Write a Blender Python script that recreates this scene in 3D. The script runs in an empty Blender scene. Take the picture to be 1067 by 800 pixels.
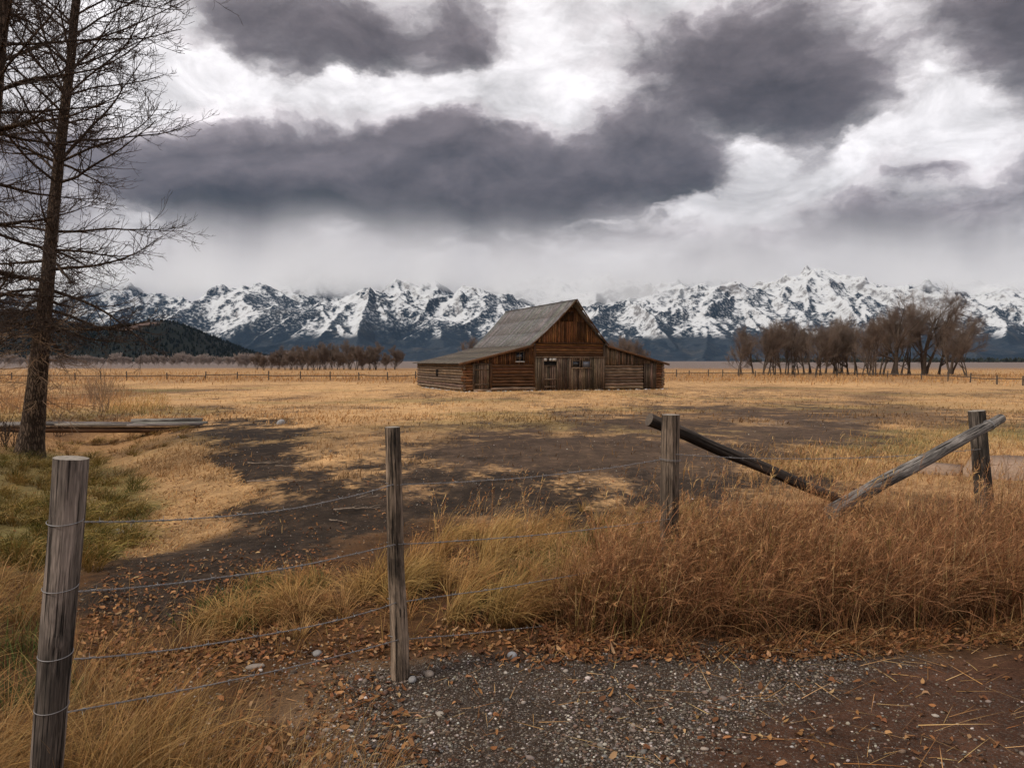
import bpy, math, random
import numpy as np
from mathutils import Vector, Matrix

random.seed(7)
rng = np.random.default_rng(7)
R = math.radians
SC = bpy.context.scene
COL = SC.collection

# ------------------------------------------------------------------ camera
F = 837.0                       # focal length in pixels of the 1067 px wide photograph
HOR = 376.0                     # height of the horizon in it
PITCH = math.atan((400 - HOR) / F)
EYE = 1.7
cam_d = bpy.data.cameras.new('camera')
cam_d.sensor_width = 36.0
cam_d.lens = 36.0 * F / 1067.0
cam_d.clip_start = 0.05
cam_d.clip_end = 90000.0
cam = bpy.data.objects.new('camera', cam_d)
COL.objects.link(cam)
cam.location = (0, 0, EYE)
cam.rotation_euler = (math.pi / 2 - PITCH, 0, 0)
SC.camera = cam

# ------------------------------------------------------------------ light and exposure
SUN_EL, SUN_AZ = R(46), R(-122)          # azimuth clockwise from +Y
SKY_STRENGTH = 0.1
SUN_STRENGTH = 1.5
SC.view_settings.view_transform = 'Standard'
SC.view_settings.look = 'None'
SC.view_settings.exposure = 0.78
SC.view_settings.gamma = 1.0
SC.cycles.use_denoising = True
SC.cycles.max_bounces = 12
SC.cycles.diffuse_bounces = 3
SC.cycles.volume_bounces = 10
SC.cycles.transparent_max_bounces = 8
SC.cycles.caustics_reflective = False
SC.cycles.caustics_refractive = False

sun_d = bpy.data.lights.new('sun', 'SUN')
sun_d.energy = SUN_STRENGTH
sun_d.angle = R(10)
sun_d.color = (1.0, 0.92, 0.79)
sun = bpy.data.objects.new('sun', sun_d)
COL.objects.link(sun)
sd = Vector((math.sin(SUN_AZ) * math.cos(SUN_EL), math.cos(SUN_AZ) * math.cos(SUN_EL), math.sin(SUN_EL)))
sun.rotation_euler = sd.to_track_quat('Z', 'Y').to_euler()
sun.location = sd * 50


class NT:
    """small helper for node trees"""
    def __init__(s, tree):
        s.t = tree; s.n = tree.nodes; s.l = tree.links
    def node(s, kind, **kw):
        nd = s.n.new(kind)
        for k, v in kw.items():
            setattr(nd, k, v)
        return nd
    def link(s, a, b):
        s.l.new(a, b)
    def put(s, sock, v):
        if isinstance(v, bpy.types.NodeSocket):
            s.l.new(v, sock)
        else:
            sock.default_value = v
    def math(s, op, a, b=None, c=None, clamp=False):
        m = s.node('ShaderNodeMath', operation=op); m.use_clamp = clamp
        s.put(m.inputs[0], a)
        if b is not None: s.put(m.inputs[1], b)
        if c is not None: s.put(m.inputs[2], c)
        return m.outputs[0]
    def vmath(s, op, a, b=None, scale=None):
        m = s.node('ShaderNodeVectorMath', operation=op)
        s.put(m.inputs[0], a)
        if b is not None: s.put(m.inputs[1], b)
        if scale is not None: s.put(m.inputs['Scale'], scale)
        return m.outputs[0]
    def noise(s, vec, scale=5, detail=5, rough=0.55, dist=0.0, lac=2.0, out='Fac'):
        m = s.node('ShaderNodeTexNoise')
        if vec is not None: s.l.new(vec, m.inputs['Vector'])
        m.inputs['Scale'].default_value = scale; m.inputs['Detail'].default_value = detail
        m.inputs['Roughness'].default_value = rough; m.inputs['Distortion'].default_value = dist
        m.inputs['Lacunarity'].default_value = lac
        return m.outputs[out]
    def ramp(s, fac, lo, hi, a=0.0, b=1.0, smooth=True):
        m = s.node('ShaderNodeMapRange'); m.interpolation_type = 'SMOOTHSTEP' if smooth else 'LINEAR'
        s.put(m.inputs[0], fac); s.put(m.inputs[1], lo); s.put(m.inputs[2], hi); s.put(m.inputs[3], a); s.put(m.inputs[4], b)
        return m.outputs[0]
    def mix(s, fac, a, b, blend='MIX'):
        m = s.node('ShaderNodeMix'); m.data_type = 'RGBA'; m.blend_type = blend
        s.put(m.inputs[0], fac)
        s.put(m.inputs[6], a if isinstance(a, bpy.types.NodeSocket) else (*a, 1.0))
        s.put(m.inputs[7], b if isinstance(b, bpy.types.NodeSocket) else (*b, 1.0))
        return m.outputs[2]
    def scalev(s, vec, sx, sy, sz):
        return s.vmath('MULTIPLY', vec, (sx, sy, sz))


def px_az(px):
    return math.atan((px - 533.5) / F)
def px_el(px, py):
    return math.atan((HOR - py) / F * math.cos(px_az(px)))


def build_world():
    w = bpy.data.worlds.new('World'); SC.world = w; w.use_nodes = True
    t = NT(w.node_tree); t.n.clear()
    out = t.node('ShaderNodeOutputWorld'); bg = t.node('ShaderNodeBackground')
    bg.inputs['Strength'].default_value = SKY_STRENGTH
    t.link(bg.outputs[0], out.inputs[0])
    sky = t.node('ShaderNodeTexSky'); sky.sky_type = 'NISHITA'; sky.sun_disc = False
    sky.sun_elevation = SUN_EL; sky.sun_rotation = SUN_AZ
    sky.air_density = 1.0; sky.dust_density = 1.0; sky.altitude = 2000
    # ---- cloud density as a function of azimuth and elevation
    blobs = [  # px, py, half width, half height, weight
        (300, 185, 150, 34, .85), (520, 192, 150, 36, .95), (430, 140, 75, 24, .55), (240, 165, 70, 40, .45),
        (640, 135, 60, 42, .60), (715, 165, 34, 22, .40), (190, 215, 60, 26, .35),
        (300, 25, 80, 36, .75), (375, 50, 40, 26, .5), (485, 32, 42, 32, .75), (690, 60, 100, 22, .45),
        (800, 75, 85, 42, .85), (850, 118, 44, 24, .5), (1045, 15, 90, 40, .9), (1060, 80, 40, 30, .4), (1010, 215, 130, 26, .55), (953, 182, 26, 8, .5),
        (1010, 285, 160, 12, .45), (60, 190, 90, 60, .30), (800, 8, 300, 14, .25), (390, 262, 330, 20, .22),
        (880, 240, 160, 30, .22), (960, 130, 90, 24, .14), (185, 75, 50, 30, -.55), (560, 92, 75, 30, -.6), (150, 236, 60, 12, -.35), (720, 220, 70, 16, -.45), (420, 95, 60, 16, -.4), (940, 120, 60, 60, -.35), (620, 20, 60, 25, -.3),
        (300, 100, 60, 14, -.2), (780, 195, 70, 16, -.2),
    ]
    g = bpy.data.node_groups.new('cloud_density', 'ShaderNodeTree')
    g.interface.new_socket('Vector', in_out='INPUT', socket_type='NodeSocketVector')
    g.interface.new_socket('Density', in_out='OUTPUT', socket_type='NodeSocketFloat')
    k = NT(g)
    gi = k.node('NodeGroupInput'); go = k.node('NodeGroupOutput')
    v0 = gi.outputs[0]
    wn = k.noise(k.scalev(v0, 1, 1.5, 1), 5.5, 8, .58, out='Color')
    wv = k.vmath('SCALE', k.vmath('SUBTRACT', wn, (.5, .5, .5)), scale=.19)
    wv = k.scalev(wv, 1, .62, 0)
    v = k.vmath('ADD', v0, wv)
    acc = None
    for (px, py, sx, sy, wt) in blobs:
        a, e = px_az(px), px_el(px, py)
        sa = sx / F * math.cos(a) ** 2; se = sy / F
        d = k.vmath('MULTIPLY', k.vmath('SUBTRACT', v, (a, e, 0)), (1 / sa, 1 / se, 0))
        dt = k.node('ShaderNodeVectorMath', operation='DOT_PRODUCT'); k.link(d, dt.inputs[0]); k.link(d, dt.inputs[1])
        ex = k.math('MULTIPLY', k.math('POWER', 2.71828, k.math('MULTIPLY', dt.outputs['Value'], -.7)), wt)
        acc = ex if acc is None else k.math('ADD', acc, ex)
    fb = k.noise(k.scalev(v, 1, 1.8, 1), 8.0, 10, .58, .15)
    fb2 = k.noise(k.scalev(v0, 1, 2.4, 1), 2.2, 4, .5)
    dn = k.math('ADD', acc, k.math('MULTIPLY', k.math('SUBTRACT', fb, .5), 1.75))
    dn = k.math('ADD', dn, k.math('MULTIPLY', k.math('SUBTRACT', fb2, .5), .35))
    k.link(dn, go.inputs[0])

    tc = t.node('ShaderNodeTexCoord')
    sep = t.node('ShaderNodeSeparateXYZ'); t.link(tc.outputs['Generated'], sep.inputs[0])
    az = t.math('ARCTAN2', sep.outputs[0], sep.outputs[1])
    el = t.math('ARCSINE', sep.outputs[2])
    cmb = t.node('ShaderNodeCombineXYZ'); t.link(az, cmb.inputs[0]); t.link(el, cmb.inputs[1])
    def dens(vec):
        n = t.node('ShaderNodeGroup'); n.node_tree = g
        t.link(vec, n.inputs[0]); return n.outputs[0]
    D0 = dens(cmb.outputs[0])
    D1 = dens(t.vmath('ADD', cmb.outputs[0], (-.012, .028, 0)))
    dark = t.ramp(D0, -.12, .90)
    lit = t.math('SUBTRACT', D0, D1)
    lit = t.math('MULTIPLY', t.ramp(lit, -.7, .7, -.8, 1.1, False), t.ramp(dark, .02, .40))
    # base tone from thin veil to thick bottom
    k1 = t.node('ShaderNodeValToRGB')
    e = k1.color_ramp.elements
    e[0].position = 0; e[0].color = (5.5, 5.28, 5.36, 1)
    e[1].position = 1; e[1].color = (.52, .435, .465, 1)
    for p, c in ((.18, (3.95, 3.70, 3.76, 1)), (.42, (2.0, 1.82, 1.88, 1)), (.7, (.98, .85, .90, 1))):
        q = e.new(p); q.color = c
    t.link(dark, k1.inputs[0])
    vec = cmb.outputs[0]
    bil = t.noise(t.scalev(vec, 1, 2.0, 1), 9, 9, .62, .5); bil2 = t.noise(t.scalev(vec, 1, 2.6, 1), 3.2, 5, .55, .3)
    tone = t.math('MULTIPLY', t.ramp(bil, .28, .72, .64, 1.36, False), t.ramp(bil2, .3, .7, .80, 1.20, False))
    gain = t.math('MULTIPLY', tone, t.math('ADD', 1.0, t.math('MULTIPLY', lit, .95)))
    cloud = t.mix(1.0, k1.outputs[0], (1, 1, 1), 'MULTIPLY')
    gm = t.node('ShaderNodeCombineColor'); 
    for i in range(3): t.link(gain, gm.inputs[i])
    cloud = t.mix(1.0, cloud, gm.outputs[0], 'MULTIPLY')
    # low misty band above the horizon
    band = t.ramp(el, R(2), R(12), .85, 0)
    cloud = t.mix(band, cloud, t.mix(dark, (2.65, 2.48, 2.53), (1.45, 1.33, 1.38)))
    gap = t.ramp(D0, -1.25, -.85, .6, 0)
    colr = t.mix(gap, cloud, sky.outputs[0])
    t.link(colr, bg.inputs['Color'])

build_world()

# ------------------------------------------------------------------ numpy noise
def _h(ix, iy, seed):
    h = (ix.astype(np.int64) * 374761393 + iy.astype(np.int64) * 668265263 + seed * 974634777) & 0xffffffff
    h = ((h ^ (h >> 13)) * 1274126177) & 0xffffffff
    h = h ^ (h >> 16)
    return (h & 0xffff) / 65535.0
def vnoise(x, y, seed=0):
    x = np.asarray(x, float); y = np.asarray(y, float)
    x0 = np.floor(x); y0 = np.floor(y)
    fx = x - x0; fy = y - y0
    u = fx * fx * fx * (fx * (fx * 6 - 15) + 10); w = fy * fy * fy * (fy * (fy * 6 - 15) + 10)
    a = _h(x0, y0, seed); b = _h(x0 + 1, y0, seed); c = _h(x0, y0 + 1, seed); d = _h(x0 + 1, y0 + 1, seed)
    return (a + (b - a) * u) * (1 - w) + (c + (d - c) * u) * w
def fbm(x, y, octv=4, seed=0, gain=.5):
    """about -0.5 .. 0.5"""
    s = 0; a = 1; n = 0
    for i in range(octv):
        s = s + a * (vnoise(x * 2 ** i + 17.3 * i, y * 2 ** i - 9.1 * i, seed + i) - .5); n += a; a *= gain
    return s / n * 1.3
def ridged(x, y, octv=4, seed=0):
    s = 0; a = 1; n = 0
    for i in range(octv):
        s = s + a * (1 - np.abs(2 * vnoise(x * 2 ** i + 5.3 * i, y * 2 ** i + 3.7 * i, seed + i) - 1)); n += a; a *= .5
    return s / n
def ridge_mf(x, y, octv=6, seed=0, gain=2.0):
    """ridged multifractal, 0 .. about 1.2: sharp crests that branch, smooth valley floors"""
    s = 0; w = 1.0; f = 1.0; a = .5
    for i in range(octv):
        c, sn = math.cos(1.1 * i), math.sin(1.1 * i)
        n = 1 - np.abs(2 * vnoise((x * c - y * sn) * f + 7.7 * i, (x * sn + y * c) * f - 3.1 * i, seed + i) - 1)
        n = n * n * w
        w = np.clip(n * gain, 0, 1)
        s = s + n * a * 1.6; f *= 2.07; a *= .52
    return s
def sstep(a, b, x):
    t = np.clip((x - a) / (b - a), 0, 1)
    return t * t * (3 - 2 * t)
def lerp(a, b, t):
    return a + (b - a) * t

# ------------------------------------------------------------------ photograph pixels <-> place
CP, SP = math.cos(PITCH), math.sin(PITCH)
def ray(px, py):
    u = (np.asarray(px, float) - 533.5) / F; v = (400 - np.asarray(py, float)) / F
    return u, CP + v * SP, -SP + v * CP
def at(px, py, Y):
    dx, dy, dz = ray(px, py)
    return Vector((float(dx / dy * Y), float(Y), float(EYE + dz / dy * Y)))
def topx(x, y, z):
    zz = z - EYE
    dep = y * CP - zz * SP; up = y * SP + zz * CP
    dep = np.where(dep < .3, .3, dep)
    return 533.5 + F * x / dep, 400 - F * up / dep

SWALE = [(-20, 26.0), (-12.4, 24.0), (-8.5, 15.5), (-5.1, 10.2), (-2.9, 7.3)]
def seg_dist(x, y, pts):
    d = np.full(np.shape(x), 1e9); tt = np.zeros(np.shape(x))
    for i in range(len(pts) - 1):
        ax, ay = pts[i]; bx, by = pts[i + 1]
        ux, uy = bx - ax, by - ay; L2 = ux * ux + uy * uy
        t = np.clip(((x - ax) * ux + (y - ay) * uy) / L2, 0, 1)
        q = np.hypot(x - ax - t * ux, y - ay - t * uy)
        m = q < d
        d = np.where(m, q, d); tt = np.where(m, (i + t) / (len(pts) - 1), tt)
    return d, tt
def ground_z(x, y):
    x = np.asarray(x, float); y = np.asarray(y, float)
    z = -.95 * sstep(9, 62, y)
    d, t = seg_dist(x, y, SWALE)
    z = z - (.62 * (1 - t) ** .7 + .05) * np.exp(-(d / 1.5) ** 2) * sstep(5.5, 8, y)
    near = 1 - sstep(60, 160, y)
    z = z + .05 * fbm(x / 1.7, y / 1.7, 4, 3) * sstep(0, 3, y) * near + .16 * fbm(x / 11, y / 11, 3, 8) * sstep(8, 20, y) * (1 - sstep(40, 120, y))
    z = z + .14 * np.exp(-((x - 2.6) / 1.9) ** 2 - ((y - 6.3) / 1.1) ** 2)          # the bank under the reeds
    z = z - .10 * np.exp(-((x + .6) / 3) ** 2 - ((y - 8.6) / 1.5) ** 2)
    return z
def hit(px, py):
    """where the sight line through a pixel meets the ground"""
    dx, dy, dz = ray(px, py)
    Y = np.geomspace(1.6, 3000, 3000)
    zr = EYE + dz / dy * Y
    m = zr < ground_z(dx / dy * Y, Y)
    i = int(np.argmax(m)) if m.any() else len(Y) - 1
    y = Y[i]
    return Vector((float(dx / dy * y), float(y), float(ground_z(dx / dy * y, y))))
def hits(px, py):
    px = np.asarray(px, float); py = np.asarray(py, float)
    dx, dy, dz = ray(px, py)
    k = -dz / dy
    k = np.maximum(k, 1e-4)
    Y = np.clip((EYE + .4) / k, 1.4, 3000)
    for _ in range(9):
        Y = lerp(Y, np.clip((EYE - ground_z(dx / dy * Y, Y)) / k, 1.4, 3000), .75)
    x = dx / dy * Y
    return x, Y, ground_z(x, Y)
def polymask(px, py, poly, soft=12, an=2.0):
    """1 inside, 0 outside, soft edge"""
    P = np.array(poly, float)
    ins = np.zeros(px.shape, bool); d = np.full(px.shape, 1e9)
    n = len(P)
    for i in range(n):
        x1, y1 = P[i]; x2, y2 = P[(i + 1) % n]
        if y1 != y2:
            c = ((y1 > py) != (y2 > py)) & (px < (x2 - x1) * (py - y1) / (y2 - y1) + x1)
            ins ^= c
        ux, uy = x2 - x1, (y2 - y1) * an
        t = np.clip(((px - x1) * ux + (py - y1) * an * uy) / (ux * ux + uy * uy + 1e-9), 0, 1)
        d = np.minimum(d, np.hypot(px - x1 - t * ux, (py - y1) * an - t * uy))
    sdist = np.where(ins, d, -d)
    return sstep(-soft, soft, sdist)

# ------------------------------------------------------------------ mesh building
class MB:
    def __init__(s):
        s.V = []; s.Q = []; s.T = []; s.C = []; s.n = 0
    def add(s, V, Q=None, T=None, col=None):
        V = np.asarray(V, float).reshape(-1, 3)
        s.V.append(V)
        if Q is not None and len(Q): s.Q.append(np.asarray(Q, np.int64).reshape(-1, 4) + s.n)
        if T is not None and len(T): s.T.append(np.asarray(T, np.int64).reshape(-1, 3) + s.n)
        if col is None: col = (1, 1, 1)
        c = np.asarray(col, float)
        s.C.append(np.broadcast_to(c, (len(V), 3)) if c.ndim == 1 else c)
        s.n += len(V)
    def box(s, x0, x1, y0, y1, z0, z1, col=None, jit=0):
        v = np.array([(x, y, z) for x in (x0, x1) for y in (y0, y1) for z in (z0, z1)], float)
        if jit: v = v + rng.uniform(-jit, jit, v.shape)
        s.add(v, [(0, 1, 3, 2), (4, 6, 7, 5), (0, 4, 5, 1), (2, 3, 7, 6), (0, 2, 6, 4), (1, 5, 7, 3)], col=col)
    def hexa(s, pts, col=None):
        """eight corners: bottom loop of four then top loop of four"""
        s.add(pts, [(3, 2, 1, 0), (4, 5, 6, 7), (0, 1, 5, 4), (1, 2, 6, 5), (2, 3, 7, 6), (3, 0, 4, 7)], col=col)
    def tubes(s, P, Rr, sides=4, col=None, caps=False, ang=0.0, wob=0.0):
        """P (B,n,3), Rr (B,n): B tubes of n rings"""
        P = np.asarray(P, float); Rr = np.asarray(Rr, float)
        if P.ndim == 2: P = P[None]; Rr = Rr[None]
        B, n, _ = P.shape
        T = np.gradient(P, axis=1); T /= np.linalg.norm(T, axis=2, keepdims=True) + 1e-12
        mean = P[:, -1] - P[:, 0]
        ax = np.argmin(np.abs(mean), axis=1)
        ref = np.eye(3)[ax][:, None, :]
        N = np.cross(T, np.broadcast_to(ref, T.shape)); N /= np.linalg.norm(N, axis=2, keepdims=True) + 1e-12
        Bn = np.cross(T, N)
        th = np.arange(sides) / sides * 2 * np.pi + ang
        rr = Rr[:, :, None] * (1 + (rng.uniform(-wob, wob, (B, n, sides)) if wob else 0))
        V = P[:, :, None, :] + rr[..., None] * (np.cos(th)[None, None, :, None] * N[:, :, None, :] + np.sin(th)[None, None, :, None] * Bn[:, :, None, :])
        idx = np.arange(B * n * sides).reshape(B, n, sides)
        a = idx[:, :-1, :]; b = np.roll(a, -1, axis=2); c = idx[:, 1:, :]; d = np.roll(c, -1, axis=2)
        Q = np.stack([a, b, d, c], -1).reshape(-1, 4)
        cc = None
        if col is not None:
            cc = np.asarray(col, float)
            if cc.ndim == 2: cc = np.repeat(cc, n * sides, axis=0)
        Tt = []
        s.add(V.reshape(-1, 3), Q, None, cc)
        if caps:
            for b_ in range(B):
                for e in (0, n - 1):
                    ring = V[b_, e]; ctr = ring.mean(0)
                    k = np.arange(sides)
                    tri = np.stack([k, (k + 1) % sides, np.full(sides, sides)], 1)
                    if e == 0: tri = tri[:, ::-1]
                    c1 = None if cc is None else (cc if cc.ndim == 1 else cc[b_ * n * sides])
                    s.add(np.vstack([ring, ctr]), None, tri, c1)
    def build(s, name, mat, parent=None, smooth=False, loc=None):
        V = np.vstack(s.V); C = np.vstack(s.C)
        Q = np.vstack(s.Q) if s.Q else np.zeros((0, 4), np.int64)
        T = np.vstack(s.T) if s.T else np.zeros((0, 3), np.int64)
        me = bpy.data.meshes.new(name)
        me.vertices.add(len(V)); me.vertices.foreach_set('co', V.astype(np.float32).ravel())
        loops = np.concatenate([Q.ravel(), T.ravel()]).astype(np.int32)
        starts = np.concatenate([np.arange(len(Q)) * 4, len(Q) * 4 + np.arange(len(T)) * 3]).astype(np.int32)
        me.loops.add(len(loops)); me.loops.foreach_set('vertex_index', loops)
        me.polygons.add(len(starts)); me.polygons.foreach_set('loop_start', starts)
        me.update(calc_edges=True)
        ca = me.attributes.new('col', 'FLOAT_COLOR', 'POINT')
        ca.data.foreach_set('color', np.hstack([C, np.ones((len(C), 1))]).astype(np.float32).ravel())
        if smooth: me.polygons.foreach_set('use_smooth', np.ones(len(starts), bool))
        me.materials.append(mat)
        o = bpy.data.objects.new(name, me); COL.objects.link(o)
        if parent is not None: o.parent = parent
        if loc is not None: o.location = loc
        return o

def empty(name, loc=(0, 0, 0), rz=0.0, sc=1.0):
    o = bpy.data.objects.new(name, None); COL.objects.link(o)
    o.location = loc; o.rotation_euler = (0, 0, rz); o.scale = (sc, sc, sc)
    o.empty_display_size = .2
    return o
def tag(o, label=None, cat=None, group=None, kind=None):
    if label: o['label'] = label
    if cat: o['category'] = cat
    if group: o['group'] = group
    if kind: o['kind'] = kind
    return o
def copy_tree(o, parent=None):
    c = o.copy(); COL.objects.link(c)
    if parent is not None: c.parent = parent
    for ch in list(o.children): copy_tree(ch, c)
    return c

# ------------------------------------------------------------------ materials
def new_mat(name, rough=.85, spec=.25):
    m = bpy.data.materials.new(name); m.use_nodes = True
    t = NT(m.node_tree); b = t.n['Principled BSDF']
    b.inputs['Roughness'].default_value = rough
    b.inputs['Specular IOR Level'].default_value = spec
    return m, t, b
def attr(t, name='col'):
    a = t.node('ShaderNodeAttribute'); a.attribute_name = name; return a
def bump(t, b, h, strength=.5, dist=.02):
    n = t.node('ShaderNodeBump'); n.inputs['Strength'].default_value = strength; n.inputs['Distance'].default_value = dist
    t.link(h, n.inputs['Height']); t.link(n.outputs[0], b.inputs['Normal'])

def mat_attr(name, rough=.85, spec=.2, nscale=0, amp=.4, translucent=0):
    m, t, b = new_mat(name, rough, spec)
    c = attr(t).outputs['Color']
    if nscale:
        tc = t.node('ShaderNodeTexCoord')
        n = t.noise(tc.outputs['Object'], nscale, 4, .6)
        f = t.ramp(n, .25, .75, 1 - amp, 1 + amp, False)
        g = t.node('ShaderNodeCombineColor')
        for i in range(3): t.link(f, g.inputs[i])
        c = t.mix(1.0, c, g.outputs[0], 'MULTIPLY')
    t.link(c, b.inputs['Base Color'])
    if translucent:
        tr = t.node('ShaderNodeBsdfTranslucent'); t.link(c, tr.inputs[0])
        mx = t.node('ShaderNodeMixShader'); mx.inputs[0].default_value = translucent
        t.link(b.outputs[0], mx.inputs[1]); t.link(tr.outputs[0], mx.inputs[2])
        t.link(mx.outputs[0], t.n['Material Output'].inputs[0])
    return m

def mat_wood(name, axis=2, scale=1.0, dark=.35, tint=(1, 1, 1), bstr=.6, bdist=.008, blot=.75, fleck=.25):
    """weathered wood, grain along an object axis; base colour from the 'col' attribute"""
    m, t, b = new_mat(name, .85, .2)
    tc = t.node('ShaderNodeTexCoord')
    s = [14.0 * scale] * 3; s[axis] = .9 * scale
    gi = t.node('ShaderNodeNewGeometry')
    off = t.node('ShaderNodeCombineXYZ')
    for i in range(3): t.link(t.math('MULTIPLY', gi.outputs['Random Per Island'], 37.0 + i * 11), off.inputs[i])
    v = t.vmath('ADD', t.scalev(tc.outputs['Object'], *s), off.outputs[0])
    n1 = t.noise(v, 1.0, 6, .62, .4)
    s2 = [60.0 * scale] * 3; s2[axis] = 1.4 * scale
    n2 = t.noise(t.vmath('ADD', t.scalev(tc.outputs['Object'], *s2), off.outputs[0]), 1.0, 4, .6)
    crack = t.ramp(n2, .34, .47)
    big = t.noise(tc.outputs['Object'], 1.3 * scale, 3, .5)
    s3 = [150.0 * scale] * 3; s3[axis] = 9.0 * scale
    n3 = t.noise(t.vmath('ADD', t.scalev(tc.outputs['Object'], *s3), off.outputs[0]), 1.0, 3, .6)
    f = t.math('MULTIPLY', t.ramp(n1, .25, .75, dark, 1.35, False), t.ramp(big, .3, .7, .75, 1.2, False))
    f = t.math('MULTIPLY', f, t.ramp(n3, .28, .72, 1 - fleck, 1 + fleck, False))
    f = t.math('MULTIPLY', f, t.ramp(crack, 0, 1, .18, 1.0))
    blotch = t.noise(t.vmath('ADD', t.scalev(tc.outputs['Object'], *[(5.0 if i != axis else 1.6) * scale for i in range(3)]), off.outputs[0]), 1.0, 5, .65, .6)
    f = t.math('MULTIPLY', f, t.ramp(blotch, .32, .62, blot, 1.15))
    g = t.node('ShaderNodeCombineColor')
    for i in range(3): t.link(t.math('MULTIPLY', f, tint[i]), g.inputs[i])
    c = t.mix(1.0, attr(t).outputs['Color'], g.outputs[0], 'MULTIPLY')
    t.link(c, b.inputs['Base Color'])
    bump(t, b, t.math('ADD', t.math('MULTIPLY', crack, .7), t.math('MULTIPLY', n1, .6)), bstr, bdist)
    return m

def mat_bark(name, base, sc=1.0, dark=.35):
    m, t, b = new_mat(name, .95, .1)
    tc = t.node('ShaderNodeTexCoord')
    v = t.scalev(tc.outputs['Object'], 22 * sc, 22 * sc, 5 * sc)
    vo = t.node('ShaderNodeTexVoronoi'); vo.feature = 'DISTANCE_TO_EDGE'; vo.inputs['Scale'].default_value = 1.0
    wv = t.vmath('ADD', v, t.vmath('SCALE', t.noise(v, 1.5, 3, .6, out='Color'), scale=1.2))
    t.link(wv, vo.inputs['Vector'])
    e = t.ramp(vo.outputs[0], .02, .28)
    n = t.noise(tc.outputs['Object'], 9 * sc, 5, .65)
    f = t.math('MULTIPLY', t.ramp(e, 0, 1, dark, 1.1), t.ramp(n, .25, .75, .6, 1.4, False))
    g = t.node('ShaderNodeCombineColor')
    for i in range(3): t.link(t.math('MULTIPLY', f, base[i]), g.inputs[i])
    t.link(g.outputs[0], b.inputs['Base Color'])
    bump(t, b, t.math('ADD', e, t.math('MULTIPLY', n, .5)), .9, .03)
    return m

def mat_plain(name, c, rough=.8, spec=.2, nscale=8, amp=.35):
    m, t, b = new_mat(name, rough, spec)
    tc = t.node('ShaderNodeTexCoord')
    f = t.ramp(t.noise(tc.outputs['Object'], nscale, 4, .6), .25, .75, 1 - amp, 1 + amp, False)
    g = t.node('ShaderNodeCombineColor')
    for i in range(3): t.link(t.math('MULTIPLY', f, c[i]), g.inputs[i])
    t.link(g.outputs[0], b.inputs['Base Color'])
    return m
#@@PART2
# ================================================================== the ground
GOLD = np.array([.415, .248, .113]); OCHRE = np.array([.225, .128, .060]); SOIL = np.array([.024, .0155, .0100])
BROWN = np.array([.080, .050, .032]); GREEN = np.array([.12, .10, .035]); LEAFY = np.array([.16, .075, .028])
REDDIRT = np.array([.060, .027, .015]); GRAVEL = np.array([.036, .023, .0155]); SAGE = np.array([.15, .115, .10]); RUST = np.array([.22, .115, .045])
POLY = {
    'midbrown': [(330, 470), (420, 455), (500, 440), (560, 434), (640, 424), (720, 414), (820, 417), (915, 436), (935, 462), (860, 480), (800, 500), (720, 530), (640, 545), (520, 540), (390, 530)],
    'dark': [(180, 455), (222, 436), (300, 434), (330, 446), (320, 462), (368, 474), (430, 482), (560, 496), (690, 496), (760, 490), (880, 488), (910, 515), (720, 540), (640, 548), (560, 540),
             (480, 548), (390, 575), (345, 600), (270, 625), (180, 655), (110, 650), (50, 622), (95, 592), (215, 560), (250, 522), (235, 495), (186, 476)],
    'leafbl': [(-200, 594), (100, 590), (240, 596), (330, 640), (300, 700), (220, 760), (330, 760), (420, 860), (-200, 900)],
    'reedbase': [(560, 545), (740, 530), (1250, 515), (1300, 655), (1000, 676), (760, 684), (560, 682)],
    'strip': [(120, 700), (190, 640), (330, 588), (450, 548), (600, 543), (720, 530), (740, 660), (560, 692), (430, 682), (300, 690)],
    'gravel': [(330, 800), (360, 740), (350, 700), (430, 688), (560, 684), (700, 668), (900, 672), (1120, 720), (1150, 860), (300, 860)],
    'red': [(800, 745), (930, 690), (1150, 640), (1250, 900), (650, 900), (720, 790)],
    'greenl': [(-150, 470), (30, 468), (90, 478), (150, 500), (170, 540), (120, 580), (40, 592), (-150, 620)],
    'straw': [(150, 500), (190, 462), (235, 490), (250, 522), (215, 560), (150, 585), (110, 575), (170, 540)],
    'swaleb': [(-150, 440), (120, 445), (215, 442), (180, 462), (120, 480), (-150, 470)],
    'greenr': [(740, 478), (800, 462), (960, 446), (1100, 440), (1200, 475), (1000, 482), (860, 490)],
    'pale': [(760, 440), (800, 432), (880, 436), (900, 446), (820, 449)],
    'tanr': [(930, 398), (1200, 396), (1200, 430), (960, 424), (930, 412)],
    'lawn': [(300, 462), (330, 446), (420, 440), (560, 450), (520, 470), (430, 480), (370, 476)],
}
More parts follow.
